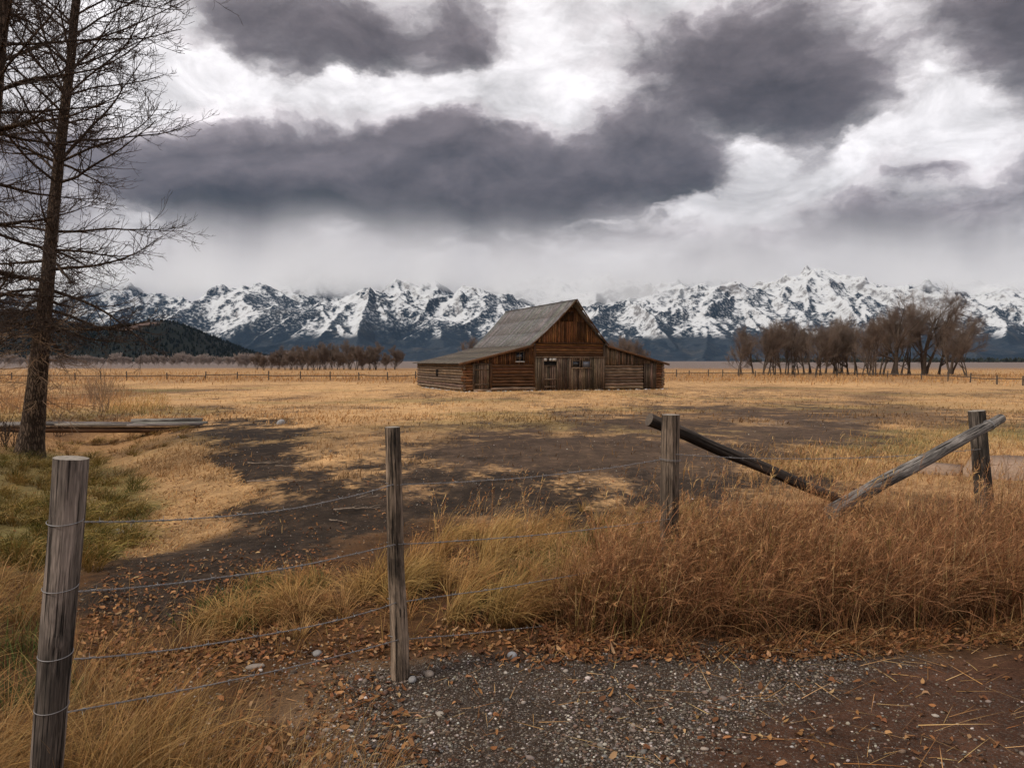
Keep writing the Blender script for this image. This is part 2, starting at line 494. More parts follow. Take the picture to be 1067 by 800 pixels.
def zones(x, y, z):
    """colours and gravel weight of the ground, worked out where each point of it lies"""
    px, py = topx(x, y, z)
    ok = y > 1.0
    w = 1.0 / (1 + np.maximum(y, 1) / 10)
    jx = 60 * fbm(x / .9, y / .9, 4, 21) * w * 1.4 + 26 * fbm(x / 3.5, y / 7, 3, 22)
    jy = 34 * fbm(x / .9, y / .9, 4, 31) * w * 1.2 + 9 * fbm(x / 2.5, y / 8, 4, 32)
    qx, qy = px + jx, py + jy
    def M(n, soft=12, an=2.2):
        return np.where(ok, polymask(qx, qy, POLY[n], soft, an), 0)
    big = fbm(x / 7, y / 16, 4, 41); mid = fbm(x / 1.4, y / 3.2, 4, 42); fine = fbm(x / .25, y / .35, 3, 43)
    def C(c): return np.broadcast_to(c, x.shape + (3,))
    def mixc(a, b, t): return a + (b - a) * np.clip(t, 0, 1)[..., None]
    c = mixc(C(GOLD), C(OCHRE), .35 + 1.5 * big + 1.1 * mid)
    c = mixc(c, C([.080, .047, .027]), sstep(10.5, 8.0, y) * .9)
    # darker worn streaks across the open field
    st = sstep(.10, .30, fbm(x / 5, y / 9, 4, 51) + .25 * mid) * sstep(14, 25, y) * (1 - sstep(75, 95, y)) * .75
    c = mixc(c, C(BROWN), st)
    gr = sstep(.08, .28, fbm(x / 8, y / 6, 3, 61)) * (1 - sstep(80, 100, y)) * sstep(13, 22, y) * .50
    c = mixc(c, C(GREEN * 1.3), gr)
    c = mixc(c, C(GOLD * 1.18), .6 * sstep(30, 45, y) * (1 - sstep(90, 105, y)) * np.clip(.6 + 2 * fbm(x / 9, y / 14, 3, 55), 0, 1))
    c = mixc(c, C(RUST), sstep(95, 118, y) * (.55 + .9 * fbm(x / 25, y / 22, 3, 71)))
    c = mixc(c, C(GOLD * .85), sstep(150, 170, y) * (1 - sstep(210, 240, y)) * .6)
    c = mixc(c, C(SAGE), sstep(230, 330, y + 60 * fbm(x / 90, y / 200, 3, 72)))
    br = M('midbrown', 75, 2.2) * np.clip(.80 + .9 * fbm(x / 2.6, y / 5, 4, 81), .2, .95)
    m = M('lawn', 12) * .5
    c = mixc(c, C(GOLD * .8), m)
    m = M('greenr', 14) * sstep(-.2, .2, mid) * .8
    c = mixc(c, C(GREEN * 1.25), m)
    c = mixc(c, C(GOLD * .8), M('tanr', 12) * .5)
    c = mixc(c, C([.24, .20, .17]), M('pale', 12) * sstep(-.05, .25, fbm(x / .5, y / .8, 3, 92)) * .8)
    core = sstep(12, 7, y) * .22
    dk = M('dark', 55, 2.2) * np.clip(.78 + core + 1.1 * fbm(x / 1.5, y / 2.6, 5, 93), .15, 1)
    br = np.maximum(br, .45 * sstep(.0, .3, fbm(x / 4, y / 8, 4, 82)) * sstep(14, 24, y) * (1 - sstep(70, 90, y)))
    c = mixc(c, C(GOLD * .72), M('straw', 10) * .8)
    c = mixc(c, C(LEAFY), M('swaleb', 10) * .55)
    c = mixc(c, C(GREEN), M('greenl', 16) * .8)
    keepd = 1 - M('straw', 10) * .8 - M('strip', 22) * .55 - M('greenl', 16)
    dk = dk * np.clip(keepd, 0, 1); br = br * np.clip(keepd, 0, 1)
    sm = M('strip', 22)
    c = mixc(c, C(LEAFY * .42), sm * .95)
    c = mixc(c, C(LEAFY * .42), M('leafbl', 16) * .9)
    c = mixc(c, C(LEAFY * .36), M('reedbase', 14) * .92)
    g = M('gravel', 16)
    c = mixc(c, C(GRAVEL), g)
    r = M('red', 40) * .95
    dk = dk * (1 - g) * (1 - r); br = br * (1 - g) * (1 - r)
    c = mixc(c, C(REDDIRT), r)
    g = g * (1 - .8 * r)
    c = c * (1 + .5 * fine * sstep(40, 10, y))[..., None]
    return np.clip(c, .004, 1), g, dk, br
def zone_colour(x, y, z):
    c, g, dk, br = zones(x, y, z)
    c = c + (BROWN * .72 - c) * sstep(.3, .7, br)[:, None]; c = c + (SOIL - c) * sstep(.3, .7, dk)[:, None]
    return c, g

def grow_axis(lo, hi, step, end, k):
    a = list(np.arange(lo, hi, step))
    s = step; v = hi
    while v < end:
        a.append(v); s *= k; v += s
    a.append(end)
    return a
def build_ground():
    xr = np.array(grow_axis(0, 8, .06, 22000, 1.06)); xs = np.concatenate([-xr[:0:-1], xr])
    yb = -np.array(grow_axis(0, .3, .3, 400, 1.5))[::-1] + 1.0
    yf = np.array(grow_axis(1.3, 9.5, .05, 17000, 1.028))
    ys = np.concatenate([yb[yb < 1.25], yf])
    X, Y = np.meshgrid(xs, ys)
    Z = ground_z(X, Y)
    C, G, DK, BR = zones(X, Y, Z)
    ny, nx = X.shape
    idx = np.arange(nx * ny).reshape(ny, nx)
    Q = np.stack([idx[:-1, :-1], idx[:-1, 1:], idx[1:, 1:], idx[1:, :-1]], -1).reshape(-1, 4)
    m, t, b = new_mat('ground_soil_and_grass', .95, .12)
    geo = t.node('ShaderNodeNewGeometry'); P = geo.outputs['Position']
    n1 = t.noise(P, 9, 6, .65); n2 = t.noise(P, 70, 4, .6); n3 = t.noise(t.scalev(P, 1, .45, 1), 1.6, 5, .6)
    f = t.math('MULTIPLY', t.ramp(n1, .25, .75, .55, 1.45, False), t.ramp(n2, .25, .75, .55, 1.45, False))
    f = t.math('MULTIPLY', f, t.ramp(n3, .25, .75, .65, 1.35, False))
    g = t.node('ShaderNodeCombineColor')
    for i in range(3): t.link(f, g.inputs[i])
    base = attr(t).outputs['Color']
    # bare soil shows through the turf in broken patches
    pn = t.math('ADD', t.math('MULTIPLY', t.noise(t.scalev(P, 1, .6, 1), 1.1, 7, .62), 1.0), t.math('MULTIPLY', t.noise(t.scalev(P, 1, .8, 1), 7.5, 5, .65), .55))
    pn = t.math('SUBTRACT', pn, .775)
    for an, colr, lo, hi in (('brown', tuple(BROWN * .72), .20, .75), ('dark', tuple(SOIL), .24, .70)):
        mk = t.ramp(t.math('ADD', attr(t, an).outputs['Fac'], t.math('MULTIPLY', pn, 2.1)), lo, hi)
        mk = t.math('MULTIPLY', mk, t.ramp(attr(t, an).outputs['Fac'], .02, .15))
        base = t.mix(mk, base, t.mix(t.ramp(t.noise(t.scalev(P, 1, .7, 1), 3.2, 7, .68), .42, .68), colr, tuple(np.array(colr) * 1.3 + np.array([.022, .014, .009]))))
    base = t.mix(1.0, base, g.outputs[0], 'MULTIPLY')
    # small stones bedded in the gravel
    hs = []
    for sc, th in ((55, .34), (110, .36)):
        vo = t.node('ShaderNodeTexVoronoi'); vo.inputs['Scale'].default_value = sc; vo.inputs['Randomness'].default_value = 1
        t.link(t.vmath('ADD', P, t.vmath('SCALE', t.noise(P, 60, 2, .5, out='Color'), scale=.012)), vo.inputs['Vector'])
        sp = t.node('ShaderNodeSeparateColor'); t.link(vo.outputs['Color'], sp.inputs[0])
        stone = t.math('MULTIPLY', t.ramp(vo.outputs['Distance'], th, th + .14, 1, 0), t.ramp(sp.outputs[0], .35, .5, 0, 1))
        fac = t.math('MULTIPLY', stone, attr(t, 'gravel').outputs['Fac'])
        sc_ = t.mix(sp.outputs[1], (.045, .033, .025), (.24, .205, .175))
        base = t.mix(fac, base, sc_)
        hs.append(t.math('MULTIPLY', fac, t.ramp(vo.outputs['Distance'], 0, th + .14, 1, 0)))
    t.link(base, b.inputs['Base Color'])
    h = t.math('ADD', t.math('MULTIPLY', n1, .9), t.math('MULTIPLY', n2, .45))
    h = t.math('ADD', h, t.math('ADD', hs[0], hs[1]))
    bump(t, b, h, .8, .03)
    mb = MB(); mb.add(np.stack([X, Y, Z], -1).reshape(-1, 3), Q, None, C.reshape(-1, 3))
    o = mb.build('ground', m, smooth=True)
    for an, A in (('gravel', G), ('dark', DK), ('brown', BR)):
        ga = o.data.attributes.new(an, 'FLOAT', 'POINT'); ga.data.foreach_set('value', A.astype(np.float32).ravel())
    tag(o, 'wide flat meadow of dry golden grass, bare dark soil and gravel', 'ground', kind='structure')
build_ground()

# ================================================================== mountains
def build_mountains():
    U = np.linspace(-1.05, 1.05, 1150); D = np.concatenate([np.linspace(5200, 9800, 380), np.linspace(9850, 13000, 50)])
    UU, YY = np.meshgrid(U, D)
    XX = UU * YY
    px = 533.5 + F * UU
    # peaks: pixel column, pixel height of the summit, distance, flank slope, seed
    peaks = [(100, 296, 9700, .62), (140, 296, 9400, .75), (168, 308, 9200, .7), (40, 305, 9300, .6), (-60, 296, 9000, .5), (-200, 300, 9000, .5),
             (258, 290, 8300, .60), (218, 318, 7800, .55), (305, 296, 9200, .60), (345, 288, 9500, .62), (413, 288, 8700, .80), (388, 303, 7500, .56), (336, 322, 7000, .5),
             (452, 300, 8600, .62), (495, 299, 8000, .56), (520, 303, 7400, .52), (455, 330, 6900, .5), (560, 292, 9300, .62), (625, 286, 9000, .70), (590, 300, 8600, .6), (655, 306, 7500, .55), (600, 330, 6900, .5),
             (700, 292, 9400, .6), (742, 296, 8800, .66), (768, 309, 7500, .56), (735, 330, 6900, .5), (800, 296, 9300, .6), (850, 281, 8500, .62), (885, 288, 8600, .56), (822, 318, 7300, .5), (925, 300, 8300, .5),
             (900, 330, 6900, .45), (985, 296, 8500, .5), (1040, 294, 8500, .5), (1020, 318, 7400, .48), (1100, 292, 8300, .5), (1090, 325, 7000, .48), (1190, 288, 8400, .5), (1290, 296, 8600, .5), (-340, 292, 8800, .5), (1400, 300, 8600, .5)]
    H = np.full(XX.shape, -60.0)
    wx = 420 * fbm(XX / 1500, YY / 1500, 4, 101); wy = 420 * fbm(XX / 1500, YY / 1500, 4, 102)
    for i, (ppx, ppy, d, sl) in enumerate(peaks):
        cx = (ppx - 533.5) / F * d
        hgt = (HOR - ppy) / F * d + 1.7
        dx = XX + wx - (cx + np.interp(0, [0], [0])); dy = YY + wy - d
        w0x = 420 * fbm(np.array([cx / 1500]), np.array([d / 1500]), 4, 101)[0]; w0y = 420 * fbm(np.array([cx / 1500]), np.array([d / 1500]), 4, 102)[0]
        dx = dx - w0x; dy = dy - w0y
        r = np.hypot(dx, dy) + 1e-6; a = np.arctan2(dy, dx)
        ph = i * 1.7
        k = 1 - np.abs(2 * vnoise(a * 1.6 + ph, r / 5000 + i * 3.1, 111 + i) - 1)
        k2 = 1 - np.abs(2 * vnoise(a * 4.2 + ph, r / 1400 + i * 2.3, 151 + i) - 1)
        fall = sl * r * (1.28 - .52 * k - .22 * k2) * (1 - .00006 * r)
        H = np.maximum(H, hgt - fall)
    Hc = H
    env = sstep(5700, 8300, YY + 700 * fbm(XX / 2600, YY * 0 + 3, 3, 171)) * (1 - .35 * sstep(9300, 11500, YY))
    wx2 = XX + 260 * fbm(XX / 600, YY / 600, 4, 181); wy2 = YY + 260 * fbm(XX / 600, YY / 600, 4, 182)
    mf = ridge_mf(wx2 / 2500, wy2 / 2700, 8, 131)
    H = .78 * np.clip(Hc, -60, None) + env * (mf * 330 + 40)
    H = H + np.clip(H / 700, 0, 1) * (62 * (ridge_mf(wx2 / 300, wy2 / 380, 5, 231) - .5) + 22 * fbm(XX / 60, YY / 60, 3, 141))
    bench = 150 * sstep(5300, 7000, YY + 500 * fbm(XX / 2500, YY / 2500, 3, 161)) + 12 * fbm(XX / 300, YY / 300, 3, 162)
    H = np.maximum(H, bench - 18) 
    # keep every summit at its measured height
    el = (H - EYE) / YY
    cur = el.max(0)
    ctrl = np.array([(-400, 296), (0, 300), (95, 297), (140, 297), (165, 306), (180, 318), (200, 314), (230, 300), (258, 291), (285, 297), (345, 289), (380, 296), (413, 288), (440, 298), (495, 296), (530, 300), (560, 294), (625, 287), (680, 296),
                     (742, 294), (790, 296), (850, 281), (885, 287), (925, 299), (985, 296), (1067, 294), (1190, 288), (1500, 296)])
    want = (HOR - np.interp(px[0], ctrl[:, 0], ctrl[:, 1])) / F
    ker = np.exp(-(np.arange(-40, 41) / 22.0) ** 2); ker /= ker.sum()
    ratio = np.convolve(np.pad(want / cur, 40, mode='edge'), ker, 'valid')
    H = np.where(H > 60, 60 + (H - 60) * np.clip(ratio, .6, 1.6)[None, :], H)
    H[0] = -12
    H -= .95
    ny, nx = XX.shape
    idx = np.arange(nx * ny).reshape(ny, nx)
    Q = np.stack([idx[:-1, :-1], idx[:-1, 1:], idx[1:, 1:], idx[1:, :-1]], -1).reshape(-1, 4)
    m, t, b = new_mat('mountain_snow_rock_forest', .9, .1)
    geo = t.node('ShaderNodeNewGeometry'); P = geo.outputs['Position']; N = geo.outputs['Normal']
    sp = t.node('ShaderNodeSeparateXYZ'); t.link(P, sp.inputs[0])
    sn = t.node('ShaderNodeSeparateXYZ'); t.link(N, sn.inputs[0])
    z = sp.outputs[2]
    n_big = t.noise(P, 1 / 420, 5, .6); n_mid = t.noise(P, 1 / 95, 6, .68, .3); n_fine = t.noise(P, 1 / 30, 4, .7)
    # snow thins on steep faces; forest keeps to low ground and to flanks that face right
    aspect = sn.outputs[0]
    lowf = t.ramp(z, 150, 820, .92, -.48, False)
    fsc = t.math('ADD', lowf, t.math('MULTIPLY', aspect, 1.7))
    fsc = t.math('ADD', fsc, t.math('MULTIPLY', t.math('SUBTRACT', n_mid, .5), 3.2))
    fsc = t.math('ADD', fsc, t.math('MULTIPLY', t.math('SUBTRACT', n_big, .5), 2.6))
    fsc = t.math('ADD', fsc, t.math('MULTIPLY', t.math('SUBTRACT', n_fine, .5), 3.2))
    forest = t.ramp(fsc, -.22, .62)
    speck = t.math('MULTIPLY', t.ramp(t.noise(P, 1 / 24, 3, .6), .50, .64), t.ramp(t.math('ADD', z, t.math('MULTIPLY', n_big, 260)), 330, 520))
    forest = t.math('MULTIPLY', forest, t.math('SUBTRACT', 1.0, t.math('MULTIPLY', speck, .62)))
    lowall = t.ramp(t.math('ADD', z, t.math('MULTIPLY', t.math('SUBTRACT', n_big, .5), 160)), 165, 230, 1, 0)
    forest = t.math('MAXIMUM', forest, t.math('MULTIPLY', lowall, .97))
    rsc = t.math('ADD', t.math('MULTIPLY', t.math('SUBTRACT', .72, sn.outputs[2]), 2.2), t.math('MULTIPLY', t.math('SUBTRACT', n_mid, .5), 3.2))
    rsc = t.math('ADD', rsc, t.math('MULTIPLY', t.math('SUBTRACT', n_fine, .5), 2.4))
    rock = t.ramp(rsc, -.10, .70)
    snowc = t.mix(n_fine, (.44, .455, .48), (.68, .69, .70))
    rockc = t.mix(n_fine, (.055, .05, .05), (.17, .155, .15))
    forc = t.mix(n_fine, (.005, .012, .023), (.016, .029, .045))  # needle green plus the blue of far air, put into the colour
    forc = t.mix(t.math('MULTIPLY', t.ramp(t.noise(t.scalev(P, 1, .35, 1), 1 / 170, 6, .7), .52, .70), .6), forc, (.060, .058, .056))
    c = t.mix(t.math('MULTIPLY', rock, .85), snowc, rockc)
    c = t.mix(forest, c, forc)
    t.link(c, b.inputs['Base Color'])
    bump(t, b, t.math('ADD', n_mid, t.math('MULTIPLY', n_fine, .3)), .6, 60)
    mb = MB(); mb.add(np.stack([XX, YY, H], -1).reshape(-1, 3), Q)
    o = mb.build('mountains', m, smooth=True)
    tag(o, 'snowy mountain range with dark forested flanks and tops lost in cloud', 'mountains', kind='structure')
build_mountains()

def conifers(mb, x, y, z, h, w, col):
    """one ragged cone per tree, all in one far-off wood"""
    n = len(x)
    k = 6
    th = np.arange(k) / k * 2 * np.pi
    rings = [(0.0, .55), (.12, 1.0), (.40, .66), (.44, .80), (.72, .34), (.75, .44)]
    V = np.zeros((n, len(rings) * k + 1, 3))
    for j, (hh, rr) in enumerate(rings):
        r = w[:, None] * rr * rng.uniform(.7, 1.3, (n, k))
        V[:, j * k:(j + 1) * k, 0] = x[:, None] + r * np.cos(th + j)
        V[:, j * k:(j + 1) * k, 1] = y[:, None] + r * np.sin(th + j)
        V[:, j * k:(j + 1) * k, 2] = z[:, None] + h[:, None] * (hh + rng.uniform(-.03, .03, (n, k)))
    V[:, -1] = np.stack([x, y, z + h], -1)
    q = []
    for j in range(len(rings) - 1):
        for i in range(k): q.append((j * k + i, j * k + (i + 1) % k, (j + 1) * k + (i + 1) % k, (j + 1) * k + i))
    t = [((len(rings) - 1) * k + i, (len(rings) - 1) * k + (i + 1) % k, len(rings) * k) for i in range(k)]
    off = (np.arange(n) * (len(rings) * k + 1))[:, None, None]
    mb.add(V.reshape(-1, 3), (np.array(q)[None] + off).reshape(-1, 4), (np.array(t)[None] + off).reshape(-1, 3), np.repeat(col, len(rings) * k + 1, axis=0))

def build_hill():
    prof = np.array([(-900, 352), (-500, 322), (-250, 312), (-60, 318), (0, 321), (30, 324), (70, 334), (100, 338), (125, 335), (150, 330.5), (172, 331), (190, 338), (210, 350), (230, 362), (250, 371), (268, 377), (300, 381)], float)
    D = 2600.0
    u = np.linspace(-900, 300, 320); prof_i = np.interp(u, prof[:, 0], prof[:, 1]) + 1.2 * fbm(u / 22, u * 0, 3, 201)
    crest = np.maximum((HOR - prof_i) / F * D - 8, -6)
    v = np.linspace(-1, 1.6, 90)
    UU, VV = np.meshgrid(u, v)
    YY = D + VV * 520 + 60 * fbm(UU / 60, VV * 2, 3, 202)
    XX = (UU - 533.5) / F * D
    sh = np.where(VV < 0, 1 - np.abs(VV) ** 1.15, 1 - (np.abs(VV) / 1.6) ** 1.5)
    Z = crest[None, :] * np.clip(sh, 0, 1) * (1 + .10 * fbm(XX / 160, YY / 160, 4, 203) * (np.abs(VV) > .02)) - 3
    ny, nx = XX.shape
    idx = np.arange(nx * ny).reshape(ny, nx)
    Q = np.stack([idx[:-1, :-1], idx[:-1, 1:], idx[1:, 1:], idx[1:, :-1]], -1).reshape(-1, 4)
    clear = sstep(.18, .3, fbm(XX / 130, YY / 130, 3, 204)) * (UU > 90) * (UU < 175) * (VV < -.05)
    cc = np.array([.006, .0075, .005])[None, None] * (1 - clear[..., None]) + np.array([.10, .06, .045])[None, None] * clear[..., None]
    mb = MB(); mb.add(np.stack([XX, YY, Z], -1).reshape(-1, 3), Q, None, cc.reshape(-1, 3))
    o = mb.build('hill', mat_attr('hill_brush', .95, .1, .05, .5), smooth=True)
    tag(o, 'low dark wooded hill before the snowy range', 'hill', kind='structure')
    # the wood on it
    n = 22000
    iu = rng.uniform(0, nx - 1.01, n); iv = rng.uniform(0, ny - 1.01, n)
    keep = clear[iv.astype(int), iu.astype(int)] < .35
    iu = iu[keep]; iv = iv[keep]
    a, b_ = iv.astype(int), iu.astype(int); fa, fb = iv - a, iu - b_
    def bl(A): return (A[a, b_] * (1 - fa) * (1 - fb) + A[a + 1, b_] * fa * (1 - fb) + A[a, b_ + 1] * (1 - fa) * fb + A[a + 1, b_ + 1] * fa * fb)
    x, y, z = bl(XX), bl(YY), bl(Z)
    k = z > -1.5
    x, y, z = x[k], y[k], z[k]
    h = rng.uniform(7, 15, len(x)); w = h * rng.uniform(.20, .30, len(x))
    col = np.array([.0045, .0066, .0042])[None] * rng.uniform(.6, 1.7, (len(x), 1))
    mb = MB(); conifers(mb, x, y, z - 1, h, w, col)
    o = mb.build('conifer_forest', mat_attr('conifer_needles', .95, .1))
    tag(o, 'dense dark conifer wood covering the low hill', 'forest', kind='stuff')
    # thin dark line of trees across the valley floor
    n = 2600
    yy = rng.uniform(1500, 2300, n); uu = rng.uniform(-.25, .75, n)
    dens = vnoise(uu * 14, yy * 0, 211) + .35 * vnoise(uu * 60, yy * 0, 212)
    k = dens > .55
    yy, uu = yy[k], uu[k]
    h = rng.uniform(4, 11, len(yy)) * (.6 + .5 * dens[k]); w = h * rng.uniform(.25, .5, len(yy))
    mb = MB(); conifers(mb, uu * yy, yy, np.full(len(yy), -1.0), h, w, np.array([.022, .026, .022])[None] * rng.uniform(.7, 1.6, (len(yy), 1)))
    o = mb.build('far_woodland', mat_attr('far_needles', .95, .1))
    tag(o, 'thin dark line of far trees across the valley floor', 'woodland', kind='stuff')
build_hill()

def build_mist():
    """cloud lying on the range: a lumpy slab of thin fog"""
    nu = 170
    u = np.linspace(-1.7, 1.7, nu)
    px = 533.5 + F * u
    base_px = np.interp(px, [-300, 60, 120, 190, 260, 300, 380, 420, 520, 560, 650, 700, 780, 840, 900, 960, 1070, 1400], [296, 298, 294, 298, 288, 296, 298, 288, 299, 312, 315, 315, 308, 286, 294, 301, 302, 300])
    Yf = 8300.0
    zb = (HOR - base_px) / F * Yf
    sec = [(9500 - 950 * (1 - k / 9) ** 2.2, 1150 * k / 9) for k in range(10)] + [(9500 + 800 * (k / 7) ** 2.2, lerp(1150, -160, k / 7)) for k in range(1, 8)] + [(lerp(10300, 8700, k / 5), -160 + 130 * k / 5) for k in range(1, 6)]
    ring = len(sec)
    back = sum(900 * np.exp(-((px - c) / w_) ** 2) for c, w_ in ((258, 34), (413, 30), (495, 28), (870, 60), (150, 40))) - 700 - 650 * np.exp(-((px - 675) / 100) ** 2)
    V = np.array([(u[i] * (y + back[i]), y + back[i], zb[i] + z) for i in range(nu) for (y, z) in sec])
    y0 = V[:, 1].copy()
    fr = np.clip((10300 - y0) / 1500, 0, 1)
    V[:, 2] += 130 * fbm(V[:, 0] / 800, V[:, 0] * 0, 4, 301); dy = 500 * fbm(V[:, 0] / 900, V[:, 0] * 0 + 5, 4, 302)
    V[:, 1] += dy
    idx = np.arange(nu * ring).reshape(nu, ring)
    a = idx[:-1]; b = np.roll(a, -1, 1); c = idx[1:]; d = np.roll(c, -1, 1)
    mb = MB(); mb.add(V, np.stack([a, c, d, b], -1).reshape(-1, 4))
    for e in (0, nu - 1):
        k = np.arange(ring); ctr = V[e * ring:(e + 1) * ring].mean(0)
        tri = np.stack([k, (k + 1) % ring, np.full(ring, ring)], 1)
        mb.add(np.vstack([V[e * ring:(e + 1) * ring], ctr]), None, tri[:, ::-1] if e else tri)
    m = bpy.data.materials.new('mist_vapour'); m.use_nodes = True
    t = NT(m.node_tree); t.n.remove(t.n['Principled BSDF'])
    pv = t.node('ShaderNodeVolumePrincipled'); pv.inputs['Color'].default_value = (1.0, 1.0, 1.0, 1); pv.inputs['Density'].default_value = .0022
    pv.inputs['Anisotropy'].default_value = .7
    t.link(pv.outputs[0], t.n['Material Output'].inputs['Volume'])
    o = mb.build('mist', m, smooth=True)
    tag(o, 'pale cloud lying across the mountain tops', 'cloud', kind='stuff')
build_mist()

def build_haze():
    mb = MB(); mb.box(-25000, 25000, -450, 14500, -80, 3600)
    m = bpy.data.materials.new('haze_air'); m.use_nodes = True
    t = NT(m.node_tree); t.n.remove(t.n['Principled BSDF'])
    pv = t.node('ShaderNodeVolumePrincipled'); pv.inputs['Color'].default_value = (.42, .66, 1.0, 1); pv.inputs['Density'].default_value = .000008
    t.link(pv.outputs[0], t.n['Material Output'].inputs['Volume'])
    o = mb.build('haze', m)
    tag(o, 'faint blue air between the meadow and the mountains', 'haze', kind='stuff')
build_haze()
#@@PART3
# ================================================================== the barn
WD = np.array([.150, .070, .031])        # dark orange-brown weathered boards
WG = np.array([.165, .112, .074])        # grey-brown boards
def wcol(base, a=.35, n=None):
    k = rng.uniform(1 - a, 1 + a)
    return np.clip(np.array(base) * k * rng.uniform(.93, 1.07, 3), .004, 1)

def build_barn():
    bx, by = -4.16, 69.0
    zb = float(ground_z(bx + 8, by + 3)) - .02
    root = empty('barn', (bx, by, zb), R(20))
    tag(root, 'old brown log and board barn with a steep grey gable roof and two lean-tos', 'barn')
    m_x = mat_wood('barn_logs_across', 0, 1.0, .30, bstr=.8, bdist=.02)
    m_y = mat_wood('barn_logs_deep', 1, 1.0, .45, bstr=.8, bdist=.02)
    m_z = mat_wood('barn_boards_upright', 2, 1.0, .30, bstr=.7, bdist=.015)
    m_r = mat_wood('roof_boards', 1, .8, .55, bstr=.5, bdist=.01)
    m_dark = mat_plain('barn_inside_shade', (.012, .010, .009), .95, .05)  # near-black colour standing for the unlit interior
    m_stone = mat_attr('foundation_stone', .9, .15, 6, .3)
    m_w = mat_plain('weathered_white_trim', (.42, .40, .37), .7, .2)
    T0, T1, T2, T3 = 0.0, 6.58, 13.26, 19.5
    L = 16.7
    def roofz(t):                                   # underside of the roofs over the front
        c = (T1 + T2) / 2
        if t < T1: return lerp(2.50, 4.15, (t - T0) / (T1 - T0))
        if t > T2: return lerp(4.15, 2.42, (t - T2) / (T3 - T2))
        return 4.25 + (7.86 - 4.25) * (1 - abs(t - c) / ((T2 - T1) / 2))
    def logs_x(mb, x0, x1, y, z0, z1, col, r=.125, ends=0.0):
        n = max(1, int(round((z1 - z0) / (2 * r * .93)))); st = (z1 - z0) / n
        for i in range(n):
            z = z0 + st * (i + .5)
            nn = 7
            xs = np.linspace(x0 - rng.uniform(0, ends), x1 + rng.uniform(0, ends), nn)
            P = np.stack([xs, y + rng.normal(0, .015, nn), z + rng.normal(0, .012, nn)], 1)
            mb.tubes(P, np.full(nn, st * .53) * rng.uniform(.92, 1.05), 8, wcol(col, .4), True, rng.uniform(0, 1), .04)
    def logs_y(mb, y0, y1, x, z0, z1, col, r=.125, ends=.25):
        n = max(1, int(round((z1 - z0) / (2 * r * .93)))); st = (z1 - z0) / n
        for i in range(n):
            z = z0 + st * (i + (.5 if True else 0))
            nn = 9
            ys = np.linspace(y0 - rng.uniform(.02, ends), y1 + rng.uniform(.02, ends), nn)
            P = np.stack([x + rng.normal(0, .015, nn), ys, z + rng.normal(0, .014, nn)], 1)
            mb.tubes(P, np.full(nn, st * .53) * rng.uniform(.92, 1.05), 8, wcol(col, .4), True, rng.uniform(0, 1), .05)
    def boards(mb, x0, x1, y, zlo, zhi, col, w=.21, th=.03, holes=()):
        """upright boards; zlo and zhi are functions of x; holes are (x0,x1,z0,z1)"""
        x = x0
        while x < x1 - .02:
            ww = min(w * rng.uniform(.75, 1.2), x1 - x)
            a, b = x + .014, x + ww - .022
            c = wcol(col, .6)
            yy = y + rng.uniform(-.012, .012)
            za, zb_ = zlo(x) + rng.uniform(-.03, .03), None
            spans = [(None, None)]
            cuts = [h for h in holes if h[0] - .02 < (a + b) / 2 < h[1] + .02]
            lo_l = [zlo(a), zlo(b)]; segs = []
            base = za
            for h in sorted(cuts, key=lambda h: h[2]):
                segs.append((base, h[2], False)); base = h[3]
            segs.append((base, None, True))
            for s0, s1, top in segs:
                t0 = (zhi(a), zhi(b)) if top else (s1, s1)
                if min(t0) - s0 < .03: continue
                mb.hexa([(a, yy - th, s0), (b, yy - th, s0), (b, yy, s0), (a, yy, s0), (a, yy - th, t0[0]), (b, yy - th, t0[1]), (b, yy, t0[1]), (a, yy, t0[0])], c)
            x += ww
    # ---- added near-black shell: its colour is the shade seen through the chinks
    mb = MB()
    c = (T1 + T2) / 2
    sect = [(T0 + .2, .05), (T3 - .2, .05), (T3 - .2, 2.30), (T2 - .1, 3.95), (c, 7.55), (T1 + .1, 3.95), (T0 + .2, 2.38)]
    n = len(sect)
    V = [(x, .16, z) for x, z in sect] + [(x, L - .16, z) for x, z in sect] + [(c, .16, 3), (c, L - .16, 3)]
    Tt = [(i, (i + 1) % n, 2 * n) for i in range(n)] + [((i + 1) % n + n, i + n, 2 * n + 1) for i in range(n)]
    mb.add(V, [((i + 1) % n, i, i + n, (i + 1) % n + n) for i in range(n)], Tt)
    mb.build('chink_shade_shell', m_dark, root)
    # ---- left lean-to
    mb = MB()
    logs_x(mb, T0 - .02, .82, 0, .12, 2.36, WD * 1.05, .13, .22)
    logs_x(mb, 2.56, T1, 0, .42, 2.36, WD * .85, .14)
    mb.build('log_wall', m_x, root)
    mb = MB(); logs_x(mb, 2.4, T1 - .05, -.10, .06, .36, WG * 1.5, .15)
    mb.build('sill_log', m_x, root)
    mb = MB(); boards(mb, T0 + .1, T1 - .03, -.03, lambda t: 2.34, lambda t: roofz(t) - .02, WD * .9, .2, holes=[(4.73, 5.52, 2.62, 3.46)])
    mb.build('board_wall', m_z, root)
    # side log wall
    mb = MB(); logs_y(mb, 0.0, L, .02, .10, 2.42, WG * .92, .135, .28)
    sw = mb.build('side_wall', m_y, root)
    mb = MB(); mb.box(-.13, -.06, 8.2, 8.9, 1.2, 1.85); mb.build('wall_opening_shade', m_dark, root)  # near-black plate on the logs, painted shade of a small opening
    # door of the left lean-to
    mb = MB(); boards(mb, .93, 2.30, -.10, lambda t: .22, lambda t: 2.32, WG * 1.0, .2)
    mb.box(1.0, 2.24, -.165, -.135, .55, .68, WG * .8); mb.box(1.0, 2.24, -.165, -.135, 1.85, 1.98, WG * .8)
